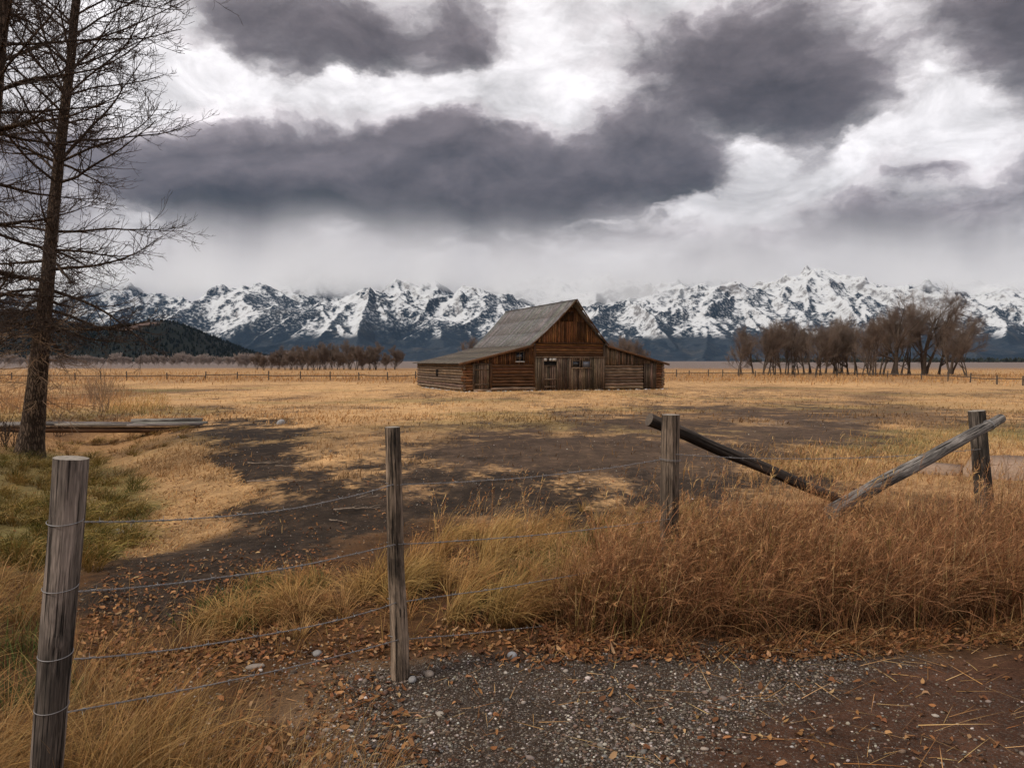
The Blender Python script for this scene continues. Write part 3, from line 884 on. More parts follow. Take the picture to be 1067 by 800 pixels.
    d = mb.build('door', m_z, root)
    mb = MB()
    mb.box(.78, .93, -.17, .05, .1, 2.4, WG * .7); mb.box(2.32, 2.54, -.19, .05, .05, 2.42, WD * .55); mb.box(.8, 2.5, -.16, .02, 2.33, 2.45, WG * .6)
    mb.build('door_frame', m_z, d)
    mb = MB(); mb.box(.85, 2.45, -.32, -.12, .02, .2, WG * 1.9, .02); mb.build('door_sill', m_x, d)
    # small window high in the left lean-to
    def window(x0, x1, z0, z1, y, glass, sill=True, mull=1, label=None):
        mb = MB(); f = .06
        mb.box(x0 - f, x0, y - .05, y + .02, z0 - f, z1 + f, WG * .8); mb.box(x1, x1 + f, y - .05, y + .02, z0 - f, z1 + f, WG * .8)
        mb.box(x0, x1, y - .047, y + .02, z1, z1 + f, WG * .8); mb.box(x0, x1, y - .047, y + .02, z0 - f, z0, WG * .8)
        for i in range(mull):
            xm = lerp(x0, x1, (i + 1) / (mull + 1)); mb.box(xm - .02, xm + .02, y - .04, y + .01, z0, z1, WG * 1.3)
        w = mb.build('window', m_z, root)
        if label: w['label'] = label
        mb = MB(); mb.box(x0 + .002, x1 - .002, y - .006, y + .004, z0 + .002, z1 - .002)
        mb.build('pane', glass, w)
        if sill:
            mb = MB(); mb.box(x0 - .09, x1 + .09, y - .11, y - .052, z0 - f - .05, z0 - f + .03, (.55, .53, .5)); mb.build('sill', m_w, w)
        return w
    gm, t, b = new_mat('dark_glass', .12, .5); b.inputs['Base Color'].default_value = (.012, .013, .016, 1)
    gl, t, b = new_mat('grey_glass', .25, .5); b.inputs['Base Color'].default_value = (.11, .12, .145, 1)
    window(4.78, 5.47, 2.66, 3.42, -.07, gm, True, 1)
    # ---- centre bay
    yc = -.22
    mb = MB(); boards(mb, T1 - .05, T2 + .12, yc, lambda t: .10, lambda t: 3.0, WG * .82, .2, holes=[(7.32, 8.60, -.2, 2.62), (10.08, 10.87, 2.06, 2.70), (11.08, 11.90, 2.06, 2.70)])
    mb.box(T1 - .02, T2 + .1, yc - .065, yc - .035, 2.93, 3.05, WG * 1.15)
    mb.build('board_wall', m_z, root)
    mb = MB(); mb.box(7.3, 8.62, yc + .02, yc + .05, .1, 2.7); mb.build('door_opening_shade', m_dark, root)  # near-black sheet behind the door, the doorway's shade as colour
    mb = MB(); boards(mb, 7.36, 8.56, yc - .02, lambda t: .16, lambda t: 2.20, WG * .85, .2)
    mb.box(7.36, 8.56, yc - .085, yc - .055, .95, 1.08, WG * .9); mb.box(7.36, 8.56, yc - .085, yc - .055, .3, .42, WG * .9)
    d = mb.build('door', m_z, root)
    mb = MB(); mb.box(7.22, 7.34, yc - .1, yc + .02, .08, 2.66, WG * .7); mb.box(8.58, 8.70, yc - .1, yc + .02, .08, 2.66, WG * .7); mb.box(7.34, 8.58, yc - .09, yc + .02, 2.20, 2.27, WG * .6)
    mb.build('door_frame', m_z, d)
    for x0, x1 in ((7.36, 7.62), (7.88, 8.08), (8.16, 8.52)):
        mb = MB(); mb.box(x0, x1, yc - .065, yc - .04, 2.66 + rng.uniform(-.03, .03), 2.88, (.6, .58, .54), .008)
        mb.build('white_panel', m_w, root)
    window(10.12, 10.83, 2.12, 2.64, yc - .02, gm, False, 0, 'dark open window')
    window(11.12, 11.86, 2.12, 2.64, yc - .02, gl, False, 0, 'window with pale grey glass')
    mb = MB(); mb.box(10.0, 11.98, yc - .13, yc - .075, 1.97, 2.05, WG * 1.3); mb.build('window_ledge', m_x, root)
    mb = MB(); logs_x(mb, T1 - .1, T2 + .1, -.02, 3.04, 4.22, WD * .95, .13, .2)
    mb.build('log_wall', m_x, root)
    mb = MB()
    boards(mb, T1 + .05, T2 - .05, -.16, lambda t: 4.26, lambda t: max(4.27, roofz(t) - .03), WD * 1.35, .21)
    mb.box(T1, T2, -.26, -.18, 4.18, 4.30, WD * .5)
    gw = mb.build('gable_wall', m_z, root)
    mb = MB(); boards(mb, 9.0, 10.2, -.215, lambda t: 6.2, lambda t: 7.05, WD * .45, .3)
    boards(mb, 10.62, 11.3, -.215, lambda t: 4.5, lambda t: 6.15, WD * .9, .22)
    mb.box(10.55, 10.62, -.27, -.2, 4.4, 6.2, WD * .6); mb.box(11.3, 11.37, -.27, -.2, 4.4, 6.2, WD * .6)
    mb.build('loft_door', m_z, root)
    mb = MB(); mb.box(T1 - .16, T1 + .04, -.2, .1, .1, 4.2, WD * .55); mb.build('corner_post', m_z, root)
    mb = MB(); mb.box(T2 - .02, T2 + .16, -.21, .1, .1, 4.2, WG * .6); mb.build('corner_post', m_z, root)
    # ---- right lean-to
    mb = MB(); logs_x(mb, T2 + .14, 17.42, .03, .10, 2.30, WG * 1.25, .14)
    logs_x(mb, 18.8, T3, .03, .10, 2.34, WD * 1.2, .13, .22)
    mb.build('log_wall', m_x, root)
    mb = MB(); boards(mb, T2 + .16, T3 - .05, -.10, lambda t: 2.30, lambda t: roofz(t) - .02, WG * .85, .2)
    mb.build('board_wall', m_z, root)
    mb = MB(); boards(mb, 17.45, 18.8, -.13, lambda t: .12, lambda t: 2.42, WG * .8, .24); mb.build('door', m_z, root)
    mb = MB(); logs_y(mb, 0.0, L, T3 - .02, .10, 2.36, WG, .135, .28); mb.build('side_wall', m_y, root)
    # back walls
    mb = MB(); logs_x(mb, T0, T3, L, .1, 2.36, WG * .9, .14)
    mb.build('log_wall', m_x, root)
    mb = MB(); boards(mb, T0 + .1, T3 - .1, L + .03, lambda t: 2.3, lambda t: roofz(t) - .03, WG * .8, .25); mb.build('board_wall', m_z, root)
    # ---- roofs
    def roof(name, x0, z0, x1, z1, yf0, yf1, yb, col, w, th, a, sag=0.0, gap=.012):
        """boards laid down the slope from the ridge (x1,z1) to the eave (x0,z0); the front edge runs from yf0 at the eave to yf1 at the ridge"""
        mb = MB()
        y = min(yf0, yf1); nseg = 3
        dx, dz = x1 - x0, z1 - z0; ln = math.hypot(dx, dz); nx_, nz_ = -dz / ln, dx / ln
        if nz_ < 0: nx_, nz_ = -nx_, -nz_
        while y < yb:
            ww = w * rng.uniform(.8, 1.2); ya, yb_ = y + gap / 2, min(y + ww - gap / 2, yb)
            cc = wcol(col, a); lift = rng.uniform(0, .018)
            s0 = 0.0
            e = rng.uniform(-.05, .05)
            smax = 1.0
            if yf1 < yf0 and ya < yf0: s0 = (yf0 - ya) / (yf0 - yf1)      # hay hood: boards near the front do not reach the eave
            pts = []
            for k in range(nseg + 1):
                s = lerp(s0, smax, k / nseg)
                dip = -sag * math.sin(math.pi * s)
                xx = x0 + dx * s + (e * dx / ln if k == 0 else 0); zz = z0 + dz * s + (e * dz / ln if k == 0 else 0) + dip + lift
                pts.append((xx, zz))
            for k in range(nseg):
                (xa, za), (xb, zb2) = pts[k], pts[k + 1]
                lo = [(xa, ya, za), (xa, yb_, za), (xb, yb_, zb2), (xb, ya, zb2)]
                hi = [(p[0] + nx_ * th, p[1], p[2] + nz_ * th) for p in lo]
                mb.hexa(lo + hi, cc)
            y += ww
        return mb
    GR = np.array([.150, .140, .135])
    mb = roof('roof', T1 - .45, 4.02, c, 8.0, -.35, -1.65, L + .4, GR, .30, .05, .22, .16)
    rf = mb.build('roof', m_r, root); rf['label'] = 'steep grey plank roof over the middle bay'
    mb = roof('roof', T2 + .45, 4.02, c, 8.0, -.35, -1.65, L + .4, GR, .30, .05, .22, .16)
    mb.build('roof_slope', m_r, rf)
    mb = MB(); mb.box(c - .09, c + .09, -1.6, L + .35, 8.03, 8.09, GR * .8); mb.build('ridge_board', m_r, rf)
    # barge boards that edge the gable
    mb = MB()
    for sx, xe in ((-1, T1 - .47), (1, T2 + .47)):
        for k in range(4):
            s0, s1 = k / 4, (k + 1) / 4
            P0 = np.array([lerp(xe, c, s0), lerp(-.40, -1.70, s0), lerp(3.96, 7.95, s0) - .16 * math.sin(math.pi * s0)])
            P1 = np.array([lerp(xe, c, s1), lerp(-.40, -1.70, s1), lerp(3.96, 7.95, s1) - .16 * math.sin(math.pi * s1)])
            up = np.array([0, 0, .16]); dp = np.array([0, .05, 0])
            mb.hexa([P0, P1, P1 + dp, P0 + dp, P0 + up, P1 + up, P1 + dp + up, P0 + dp + up], WD * .5)
    mb.build('barge_board', m_r, root)
    mb = roof('roof', T0 - .55, 2.40, T1 - .1, 4.10, -.45, -.45, L + .45, np.array([.115, .095, .075]), .20, .05, .35, .08)
    r2 = mb.build('roof', m_r, root); r2['label'] = 'low brown plank roof of the left lean-to'
    mb = roof('roof', T3 + .5, 2.34, T2 + .1, 4.10, -.40, -.40, L + .45, np.array([.10, .085, .07]), .20, .05, .35, .05)
    r3 = mb.build('roof', m_r, root); r3['label'] = 'low brown plank roof of the right lean-to'
    mb = MB()
    mb.hexa([(T0 - .55, -.5, 2.24), (T1 - .3, -.5, 3.9), (T1 - .3, -.45, 3.9), (T0 - .55, -.45, 2.24), (T0 - .55, -.5, 2.46), (T1 - .3, -.5, 4.12), (T1 - .3, -.45, 4.12), (T0 - .55, -.45, 2.46)], WD * .7)
    mb.build('fascia', m_r, r2)
    mb = MB()
    mb.hexa([(T2 + .3, -.46, 3.9), (T3 + .5, -.46, 2.2), (T3 + .5, -.41, 2.2), (T2 + .3, -.41, 3.9), (T2 + .3, -.46, 4.1), (T3 + .5, -.46, 2.40), (T3 + .5, -.41, 2.40), (T2 + .3, -.41, 4.1)], WD * .6)
    mb.build('fascia', m_r, r3)
    # loose foundation stones along the foot
    mb = MB()
    for i in range(230):
        if rng.random() < .62: x, y = rng.uniform(-.3, T3 + .3), rng.uniform(-.75, -.15)
        else: x, y = rng.uniform(-.6, -.1), rng.uniform(-.3, L * .8)
        s = rng.uniform(.05, .17)
        v, q = stone_shape(s, .6)
        mb.add(v + np.array([x, y, s * .3 - .06]), None, q, wcol((.30, .28, .26), .45))
    mb.build('foundation', m_stone, root)['kind'] = 'stuff'
    return root

_ico = None
def stone_shape(s, flat=.7):
    """a lump of stone: jittered icosahedron"""
    global _ico
    if _ico is None:
        g = (1 + 5 ** .5) / 2
        V = np.array([(-1, g, 0), (1, g, 0), (-1, -g, 0), (1, -g, 0), (0, -1, g), (0, 1, g), (0, -1, -g), (0, 1, -g), (g, 0, -1), (g, 0, 1), (-g, 0, -1), (-g, 0, 1)]) / math.hypot(1, g)
        Fc = np.array([(0, 11, 5), (0, 5, 1), (0, 1, 7), (0, 7, 10), (0, 10, 11), (1, 5, 9), (5, 11, 4), (11, 10, 2), (10, 7, 6), (7, 1, 8), (3, 9, 4), (3, 4, 2), (3, 2, 6), (3, 6, 8), (3, 8, 9), (4, 9, 5), (2, 4, 11), (6, 2, 10), (8, 6, 7), (9, 8, 1)])
        _ico = (V, Fc)
    V, Fc = _ico
    a = rng.uniform(0, 6.28); ca, sa = math.cos(a), math.sin(a)
    v = V * (1 + rng.uniform(-.25, .25, (12, 1))) * np.array([rng.uniform(.8, 1.4), rng.uniform(.7, 1.1), flat * rng.uniform(.7, 1.2)]) * s
    v = v @ np.array([[ca, sa, 0], [-sa, ca, 0], [0, 0, 1]])
    return v, Fc
build_barn()
#@@PART4
# ================================================================== fence in the foreground
M_POST = mat_wood('post_wood', 2, 1.5, .30, bstr=1.0, bdist=.014, blot=.30, fleck=.5)
M_CUT = mat_plain('cut_end_wood', (.23, .20, .17), .9, .15, 60, .4)
M_CUTD = mat_plain('cut_end_dark', (.10, .08, .065), .9, .15, 60, .4)
M_RAILX = mat_wood('rail_wood', 2, 1.5, .30, bstr=1.0, bdist=.014, blot=.45, fleck=.5)
M_WIRE = None
def _wire_mat():
    m, t, b = new_mat('wire_steel', .5, .4)
    b.inputs['Metallic'].default_value = .55
    tc = t.node('ShaderNodeTexCoord')
    t.link(t.mix(t.noise(tc.outputs['Object'], 14, 3, .6), (.13, .115, .11), (.32, .315, .32)), b.inputs['Base Color'])
    return m
M_WIRE = _wire_mat()

def log_mesh(p0, p1, r0, r1, col, wob=.012, bend=0.0, sides=40, n=60, seed=0, knots=3):
    """round timber from p0 to p1 built along its own z axis; gives (MB of the side, MB of the ends, matrix)"""
    p0, p1 = Vector(p0), Vector(p1)
    d = p1 - p0; Lg = d.length
    q = d.to_track_quat('Z', 'Y').to_matrix().to_4x4(); q.translation = p0
    th = np.arange(sides) / sides * 2 * np.pi
    zz = np.linspace(0, Lg, n)
    TH, ZZ = np.meshgrid(th, zz)
    rad = lerp(r0, r1, ZZ / Lg)
    ct, st_ = np.cos(TH), np.sin(TH)
    rad = rad * (1 + .09 * fbm(ct * 1.2 + seed * 7.7, st_ * 1.2 + ZZ * .5 / max(r0, .03) * .06, 2, seed) + .10 * fbm(ct * 5 + seed * 3.3 + 40, st_ * 5 + ZZ * 1.1, 3, seed + 5))
    # drying cracks run with the grain
    for k in range(4):
        a = rng.uniform(0, 2 * np.pi); z0 = rng.uniform(0, Lg * .6); z1 = z0 + rng.uniform(.25, .6) * Lg
        dth = np.abs(np.angle(np.exp(1j * (TH - a - .12 * fbm(ZZ * 2, ZZ * 0, 2, seed + k)))))
        rad = rad - r0 * .16 * np.exp(-(dth / .07) ** 2) * sstep(z0, z0 + .1, ZZ) * (1 - sstep(z1 - .1, z1, ZZ))
    for k in range(knots):
        a = rng.uniform(0, 2 * np.pi); z0 = rng.uniform(.1, .95) * Lg
        dth = np.angle(np.exp(1j * (TH - a)))
        dd = np.hypot(dth * r0, ZZ - z0)
        rad = rad + r0 * .13 * np.exp(-(dd / .022) ** 2) - r0 * .16 * np.exp(-(dd / .009) ** 2)
    cx = wob * fbm(zz * 1.1 + seed, zz * 0 + 3, 3, seed + 31) + bend * np.sin(np.pi * zz / Lg)
    cy = wob * fbm(zz * 1.1 + seed, zz * 0 + 9, 3, seed + 32)
    V = np.stack([cx[:, None] + rad * ct, cy[:, None] + rad * st_, ZZ], -1)
    idx = np.arange(n * sides).reshape(n, sides)
    a = idx[:-1]; b = np.roll(a, -1, 1); c = idx[1:]; d2 = np.roll(c, -1, 1)
    mb = MB()
    cc = np.array(col)[None, None] * (1 + .5 * fbm(TH * 1.5, ZZ * 2.5, 3, seed + 41))[..., None]
    mb.add(V.reshape(-1, 3), np.stack([a, b, d2, c], -1).reshape(-1, 4), None, cc.reshape(-1, 3))
    ends = []
    for e, sg in ((0, -1), (n - 1, 1)):
        me = MB(); ends.append(me)
        k = np.arange(sides)
        ring = V[e].copy(); ring[:, 2] += sg * .0005
        inner = (ring - ring.mean(0)) * .55 + ring.mean(0); inner[:, 2] += sg * .004 * rng.uniform(-1, 1)
        ctr = ring.mean(0); ctr[2] += sg * .003
        kk = (k + 1) % sides
        if sg > 0:
            Qd = np.stack([k, kk, kk + sides, k + sides], 1); Td = np.stack([k + sides, kk + sides, np.full(sides, 2 * sides)], 1)
        else:
            Qd = np.stack([kk, k, k + sides, kk + sides], 1); Td = np.stack([kk + sides, k + sides, np.full(sides, 2 * sides)], 1)
        me.add(np.vstack([ring, inner, ctr]), Qd, Td)
    return mb, ends, q

def timber(name, p0, p1, r0, r1, col, label, cat, group=None, cut=None, **kw):
    mb, me, q = log_mesh(p0, p1, r0, r1, col, **kw)
    root = empty(name, p0)
    tag(root, label, cat, group)
    rot = q.copy(); rot.translation = (0, 0, 0)
    a = mb.build('shaft', M_POST if cat == 'fence post' else M_RAILX, root, smooth=True); a.matrix_local = rot
    for e in (me if cat == 'rail' else me[1:]):
        b = e.build('cut_end', cut or M_CUT, root); b.matrix_local = rot
    return root, q

def loop_on(root, centre, r, tilt=.1, rows=2, axis=(0, 0, 1)):
    """wire wrapped round a post; centre is a world point on its axis"""
    mb = MB()
    n = 28
    th = np.linspace(0, 2 * np.pi * rows, n * rows)
    q = Vector(axis).normalized().to_track_quat('Z', 'Y').to_matrix()
    P = np.stack([np.cos(th) * r, np.sin(th) * r, np.linspace(-.004, .004, len(th)) * rows + .006 * np.sin(th * 1 + 2) + tilt * np.cos(th) * r], 1)
    P = P @ np.array(q).T
    off = np.array(centre) - np.array(root.location)
    mb.tubes(P + off, np.full(len(th), .0017), 5)
    return mb.build('wire_loop', M_WIRE, root, smooth=True)

# --- posts (foot in the ground, head)
def post_axis(px_top, py_top, px_low, py_low, Y, foot_z):
    a = at(px_top, py_top, Y); b = at(px_low, py_low, Y)
    s = (a.z - foot_z) / (a.z - b.z)
    return a + (b - a) * s, a
YA, YB, YC, YD = 2.75, 4.28, 6.2, 8.0
f0, h0 = post_axis(73, 477, 49, 800, YA, float(ground_z(-1.75, YA)) - .12)
postA, _ = timber('fence_post', f0, h0, .050, .055, (.205, .165, .138), 'thick weathered grey round post standing in tall dry grass, nearest to the camera', 'fence post', 'posts of the barbed wire fence', seed=3, knots=4)
f1, h1 = post_axis(409.5, 445, 415, 708, YB, float(ground_z(-.6, YB)) - .12)
postB, _ = timber('fence_post', f1, h1, .050, .040, (.205, .150, .108), 'thin upright weathered post at the edge of the gravel, alone between the wires', 'fence post', 'posts of the barbed wire fence', seed=11, knots=5, wob=.03)
f2, h2 = post_axis(698.5, 432, 697.5, 540, YC, float(ground_z(1.2, YC)) - .15)
postC, _ = timber('fence_post', f2, h2, .074, .070, (.165, .122, .090), 'stout brown post in the reeds with a dark leaning rail behind it', 'fence post', 'posts of the barbed wire fence', seed=19, wob=.01)
f3, h3 = post_axis(1017.5, 428, 1024, 500, YD, float(ground_z(4.65, YD)) - .15)
postD, _ = timber('fence_post', f3, h3, .080, .076, (.105, .085, .070), 'short grey post behind the pale slanting rail, by the stone slabs', 'fence post', 'posts of the barbed wire fence', seed=27, wob=.01)
def tops(root, h, r):
    return
# --- the two fallen rails
rl1, _ = timber('fence_rail', at(676, 437, 6.42), at(905, 533, 7.3), .052, .042, (.060, .045, .036), 'dark round rail slanting down to the right into the reeds', 'rail', 'fallen fence rails', cut=M_CUTD, seed=33, wob=.02, n=80)
rl2, _ = timber('fence_rail', at(866, 533, 6.5), at(1043, 435, 7.85), .064, .046, (.200, .178, .160), 'pale silvery rail leaning up to the right against the short grey post', 'rail', 'fallen fence rails', seed=37, wob=.03, n=90)
mb = MB()
mb.tubes(np.array([at(1008, 452, 7.72), at(1024, 449, 7.76), at(1036, 445, 7.7), at(1042, 441, 7.66)]), np.array([.016, .018, .012, .004]), 7, (.2, .18, .16), True)
o = mb.build('splinter', M_RAILX, rl2); o.location = -rl2.location
mb = MB()
ctr = at(1030, 443.5, 7.72)
th = np.linspace(0, 4 * np.pi, 40); ax = (at(1043, 435, 7.85) - at(866, 533, 6.5)).normalized()
q = np.array(ax.to_track_quat('Z', 'Y').to_matrix())
mb.tubes((np.stack([np.cos(th) * .054, np.sin(th) * .054, np.linspace(-.006, .006, 40)], 1) @ q.T) + np.array(ctr - rl2.location), np.full(40, .003), 5)
mb.build('wire_loop', M_WIRE, rl2, smooth=True)

# --- barbed wires: pixel heights at each post
def wire_path(pts, sag, per=70):
    out = []
    for i in range(len(pts) - 1):
        a, b = np.array(pts[i]), np.array(pts[i + 1])
        s = np.linspace(0, 1, per, endpoint=(i == len(pts) - 2))
        p = a + (b - a) * s[:, None]
        p[:, 2] -= sag[i] * 4 * s * (1 - s)
        out.append(p)
    return np.vstack(out)
def resample(P, step):
    d = np.r_[0, np.cumsum(np.linalg.norm(np.diff(P, axis=0), axis=1))]
    s = np.arange(0, d[-1], step)
    return np.stack([np.interp(s, d, P[:, k]) for k in range(3)], 1), s
_barb = []
def barb_mesh():
    if not _barb:
        mb = MB()
        th = np.linspace(0, 4 * np.pi, 16)
        c = np.stack([.0042 * np.cos(th), .0042 * np.sin(th), np.linspace(-.006, .006, 16)], 1)
        P = np.vstack([[(.016, -.010, -.008)], c, [(.016, .010, .008)]])
        mb.tubes(P, np.r_[.0008, np.full(16, .0015), .0008], 4)
        o = mb.build('barb', M_WIRE); _barb.append(o.data); bpy.data.objects.remove(o)
    return _barb[0]
def barbed_wire(pts, sag, label, seed):
    P, s = resample(wire_path(pts, sag), .006)
    P = P + np.stack([np.zeros(len(s)), .004 * fbm(s * 3, s * 0, 3, seed), .012 * fbm(s * 1.3, s * 0, 3, seed + 1)], 1)
    T = np.gradient(P, axis=0); T /= np.linalg.norm(T, axis=1, keepdims=True)
    N = np.cross(T, (0, 0, 1.0)); N /= np.linalg.norm(N, axis=1, keepdims=True); B = np.cross(T, N)
    mb = MB()
    for ph in (0, np.pi):
        a = s / .045 * 2 * np.pi + ph
        mb.tubes(P + .0021 * (np.cos(a)[:, None] * N + np.sin(a)[:, None] * B), np.full(len(s), .0015), 4)
    root = empty('barbed_wire', pts[0])
    tag(root, label, 'wire', 'strands of the barbed wire fence')
    o = mb.build('strand', M_WIRE, root, smooth=True); o.location = -Vector(pts[0])
    for i in np.arange(10, len(s) - 10, 21):
        o = bpy.data.objects.new('barb', barb_mesh()); COL.objects.link(o); o.parent = root
        o.location = Vector(P[i]) - Vector(pts[0])
        o.rotation_euler = (Vector(T[i]).to_track_quat('Z', 'Y').to_matrix() @ Matrix.Rotation(rng.uniform(0, 6.28), 3, 'Z')).to_euler()
    return root
def P3(px, py, Y): return at(px, py, Y)
rows = [  # left post, thin post (left side / right side), stout post
    ((88, 545), (409, 506), (691, 478), (.05, .035), 'topmost barbed wire strand of the foreground fence'),
    ((82, 615), (411, 568), (699, 541), (.03, .02), 'barbed wire strand just below the topmost one'),
    ((77, 686), (413, 627), (697, 578), (.045, .03), 'barbed wire strand third from the top'),
    ((70, 742), (415, 666), (694, 632), (.02, .03), 'lowest barbed wire strand, close above the leaf litter'),
]
axA = (Vector(h0) - Vector(f0)).normalized(); axB = (Vector(h1) - Vector(f1)).normalized()
def on_axis(f, h, z): return Vector(f) + (Vector(h) - Vector(f)) * ((z - f.z) / (h.z - f.z))
for i, (a, b, c, sg, lab) in enumerate(rows):
    pa = P3(a[0], a[1], YA - .05); pb = P3(b[0], b[1], YB - .055); pc = P3(c[0], c[1], YC - .09)
    barbed_wire([pa, pb, pc], sg, lab, 400 + i * 7)
    loop_on(postA, on_axis(f0, h0, pa.z), .0585 - .006 * (h0.z - pa.z), .05, 1, axA)
    loop_on(postB, on_axis(f1, h1, pb.z), .0475, .05, 1, axB)
loop_on(postC, on_axis(f2, h2, at(698, 478, YC).z), .080, .02, 2)
barbed_wire([P3(704, 473, YC - .08), P3(1022, 468, YD - .08)], (.06,), 'barbed wire strand between the two posts in the reeds', 460)

# ================================================================== plank bridge, slabs, stones, sticks
def build_bridge():
    root = empty('plank_bridge', (-11.5, 24.0, float(ground_z(-6.2, 24.0))))
    tag(root, 'long low footbridge of grey planks across the grassy ditch behind the bare tree', 'footbridge')
    m = mat_wood('bridge_wood', 0, 1.0, .45, bstr=.7, bdist=.02)
    L0 = root.location
    x0, x1 = -17.5, float(at(212, 438, 23.5).x)
    z = float(at(200, 441, 23.5).z)
    mb = MB(); xs = [x0, -13.2, x1 + .05]
    for k, y in enumerate((23.25, 23.62)):
        for i in range(2):
            P = np.array([[xs[i] + .03, y, z + .0 + k * .012], [lerp(xs[i], xs[i + 1], .5), y, z - .015 + k * .012], [xs[i + 1] - .03, y, z + .012 + k * .012]]) - np.array(L0)
            for a, b in ((0, 1), (1, 2)):
                p, q = P[a], P[b]
                mb.hexa([(p[0], p[1] - .17, p[2] - .05), (q[0], q[1] - .17, q[2] - .05), (q[0], q[1] + .17, q[2] - .05), (p[0], p[1] + .17, p[2] - .05),
                         (p[0], p[1] - .17, p[2] + .02), (q[0], q[1] - .17, q[2] + .02), (q[0], q[1] + .17, q[2] + .02), (p[0], p[1] + .17, p[2] + .02)], wcol((.20, .175, .155), .15))
    mb.build('deck', m, root)
    mb = MB(); a = np.array([float(at(138, 435, 24).x), 24.0, z + .03]) - np.array(L0); b = np.array([x1 - .25, 24.0, z + .06]) - np.array(L0)
    mb.hexa([(a[0], a[1] - .1, a[2] - .03), (b[0], b[1] - .1, b[2] - .03), (b[0], b[1] + .1, b[2] - .03), (a[0], a[1] + .1, a[2] - .03),
             (a[0], a[1] - .1, a[2] + .06), (b[0], b[1] - .1, b[2] + .06), (b[0], b[1] + .1, b[2] + .06), (a[0], a[1] + .1, a[2] + .06)], (.21, .19, .17))
    mb.build('kerb_board', m, root)
    mb = MB(); mb.tubes(np.array([[x0, 23.2, z - .15], [-10, 23.2, z - .17], [x1 - .3, 23.2, z - .13]]) - np.array(L0), np.full(3, .085), 10, (.10, .05, .025), True)
    mb.build('beam', m, root)
build_bridge()

M_STONE = mat_attr('field_stone', .95, .05, 25, .35)
def stone_thing(p, s, col, label, name='stone', cat='stone', group=None, flat=.7, parts=2):
    mb = MB(); v, q = stone_shape(s, flat); mb.add(v, None, q, col)
    o = mb.build(name, M_STONE, loc=(p[0], p[1], p[2] + s * flat * .35))
    md = o.modifiers.new('round', 'SUBSURF'); md.levels = 1; md.render_levels = 2
    return tag(o, label, cat, group)
def slab(name, corners, th, col, label):
    P = [hit(*c) for c in corners]
    ctr = sum(P, Vector()) / len(P)
    n = len(P); mb = MB()
    zt = max(p.z for p in P) + th
    V = [(p.x - ctr.x, p.y - ctr.y, p.z - ctr.z - .03) for p in P] + [(p.x - ctr.x, p.y - ctr.y, zt - ctr.z + rng.uniform(-.01, .01)) for p in P] + [(0, 0, zt - ctr.z + .01)]
    mb.add(V, [(i, (i + 1) % n, (i + 1) % n + n, i + n) for i in range(n)], [(i + n, (i + 1) % n + n, 2 * n) for i in range(n)], col)
    o = mb.build(name, M_STONE, loc=ctr)
    return tag(o, label, 'slab')
slab('stone_slab', [(1003, 497), (1040, 500), (1110, 504), (1120, 488), (1050, 483), (1012, 485)], .12, (.27, .185, .130), 'pale tan flat stone slab right of the short grey post')
slab('stone_slab', [(938, 489), (962, 494), (1000, 496), (1004, 490), (965, 487)], .08, (.25, .170, .120), 'small flat tan slab left of the short grey post')
stone_thing(hit(293, 442), .16, (.26, .25, .25), 'lone rounded pale stone on the dark soil near the plank bridge end', flat=.85)
stone_thing(hit(411, 708) + Vector((.10, -.02, 0)), .035, (.20, .19, .185), 'round grey stone at the right of the thin post foot')
stone_thing(hit(447, 704), .04, (.17, .14, .12), 'brownish lump of stone a hand from the thin post foot')
stone_thing(hit(265, 696), .05, (.20, .17, .145), 'pale flat stone in the dirt left of the thin post, below the lowest wire', flat=.45)
stone_thing(hit(331, 683), .045, (.19, .18, .175), 'pale grey stone at the edge of the leaf litter left of the thin post')
stone_thing(hit(121, 556), .09, (.24, .22, .20), 'pale stone in the grass right of the thick weathered post', flat=.5)
stone_thing(hit(534, 685), .04, (.25, .25, .26), 'bluish grey stone where gravel meets the fallen leaves')

M_STICK = mat_plain('dry_stick', (.19, .145, .11), .9, .15, 30, .4)
def stick(p, L, ang, label, seed):
    r2 = np.random.default_rng(seed)
    n = 9; s = np.linspace(0, 1, n)
    P = np.stack([(s - .5) * L, .09 * L * r2.normal(0, 1, n).cumsum() * .5, .02 + .02 * L * np.abs(r2.normal(0, 1, n))], 1)
    Q = [P]; rad = [np.linspace(.018, .006, n) * (L ** .5)]
    mb = MB(); mb.tubes(P, rad[0], 6, None, True)
    for k in range(3):
        i = int(r2.integers(2, n - 1)); a = r2.uniform(.5, 1.0) * r2.choice([-1, 1]); l2 = L * r2.uniform(.15, .35)
        d = P[i] - P[i - 1]; d /= np.linalg.norm(d)
        d2 = np.array([d[0] * math.cos(a) - d[1] * math.sin(a), d[0] * math.sin(a) + d[1] * math.cos(a), .15])
        mb.tubes(np.array([P[i], P[i] + d2 * l2 * .5 + [0, 0, .01], P[i] + d2 * l2]), np.array([.010, .007, .003]) * L ** .5, 5)
    o = mb.build('fallen_branch', M_STICK, loc=p); o.rotation_euler = (0, 0, ang)
    return tag(o, label, 'branch', 'sticks on the dark soil')
for i, (px, py, L, a, lab) in enumerate([
    (275, 484, .8, .1, 'pale broken branch lying farthest back on the dark soil'), (300, 487, .6, -.1, 'short pale branch near the farthest one on the dark soil'),
    (283, 502, 1.0, .35, 'longest pale branch on the dark soil, sloping up to the right'), (262, 463, .7, .2, 'thin branch on the dark soil near the white stone'),
    (372, 532, .8, .15, 'grey branch on the dark soil just left of the thin post'), (352, 545, .35, -.4, 'stubby dark branch left of the thin post, nearest the leaf strip'),
    (385, 520, .5, .5, 'thin twig on the dark soil below the topmost wire')]):
    stick(hit(px, py), L * .68, a, lab, 500 + i)
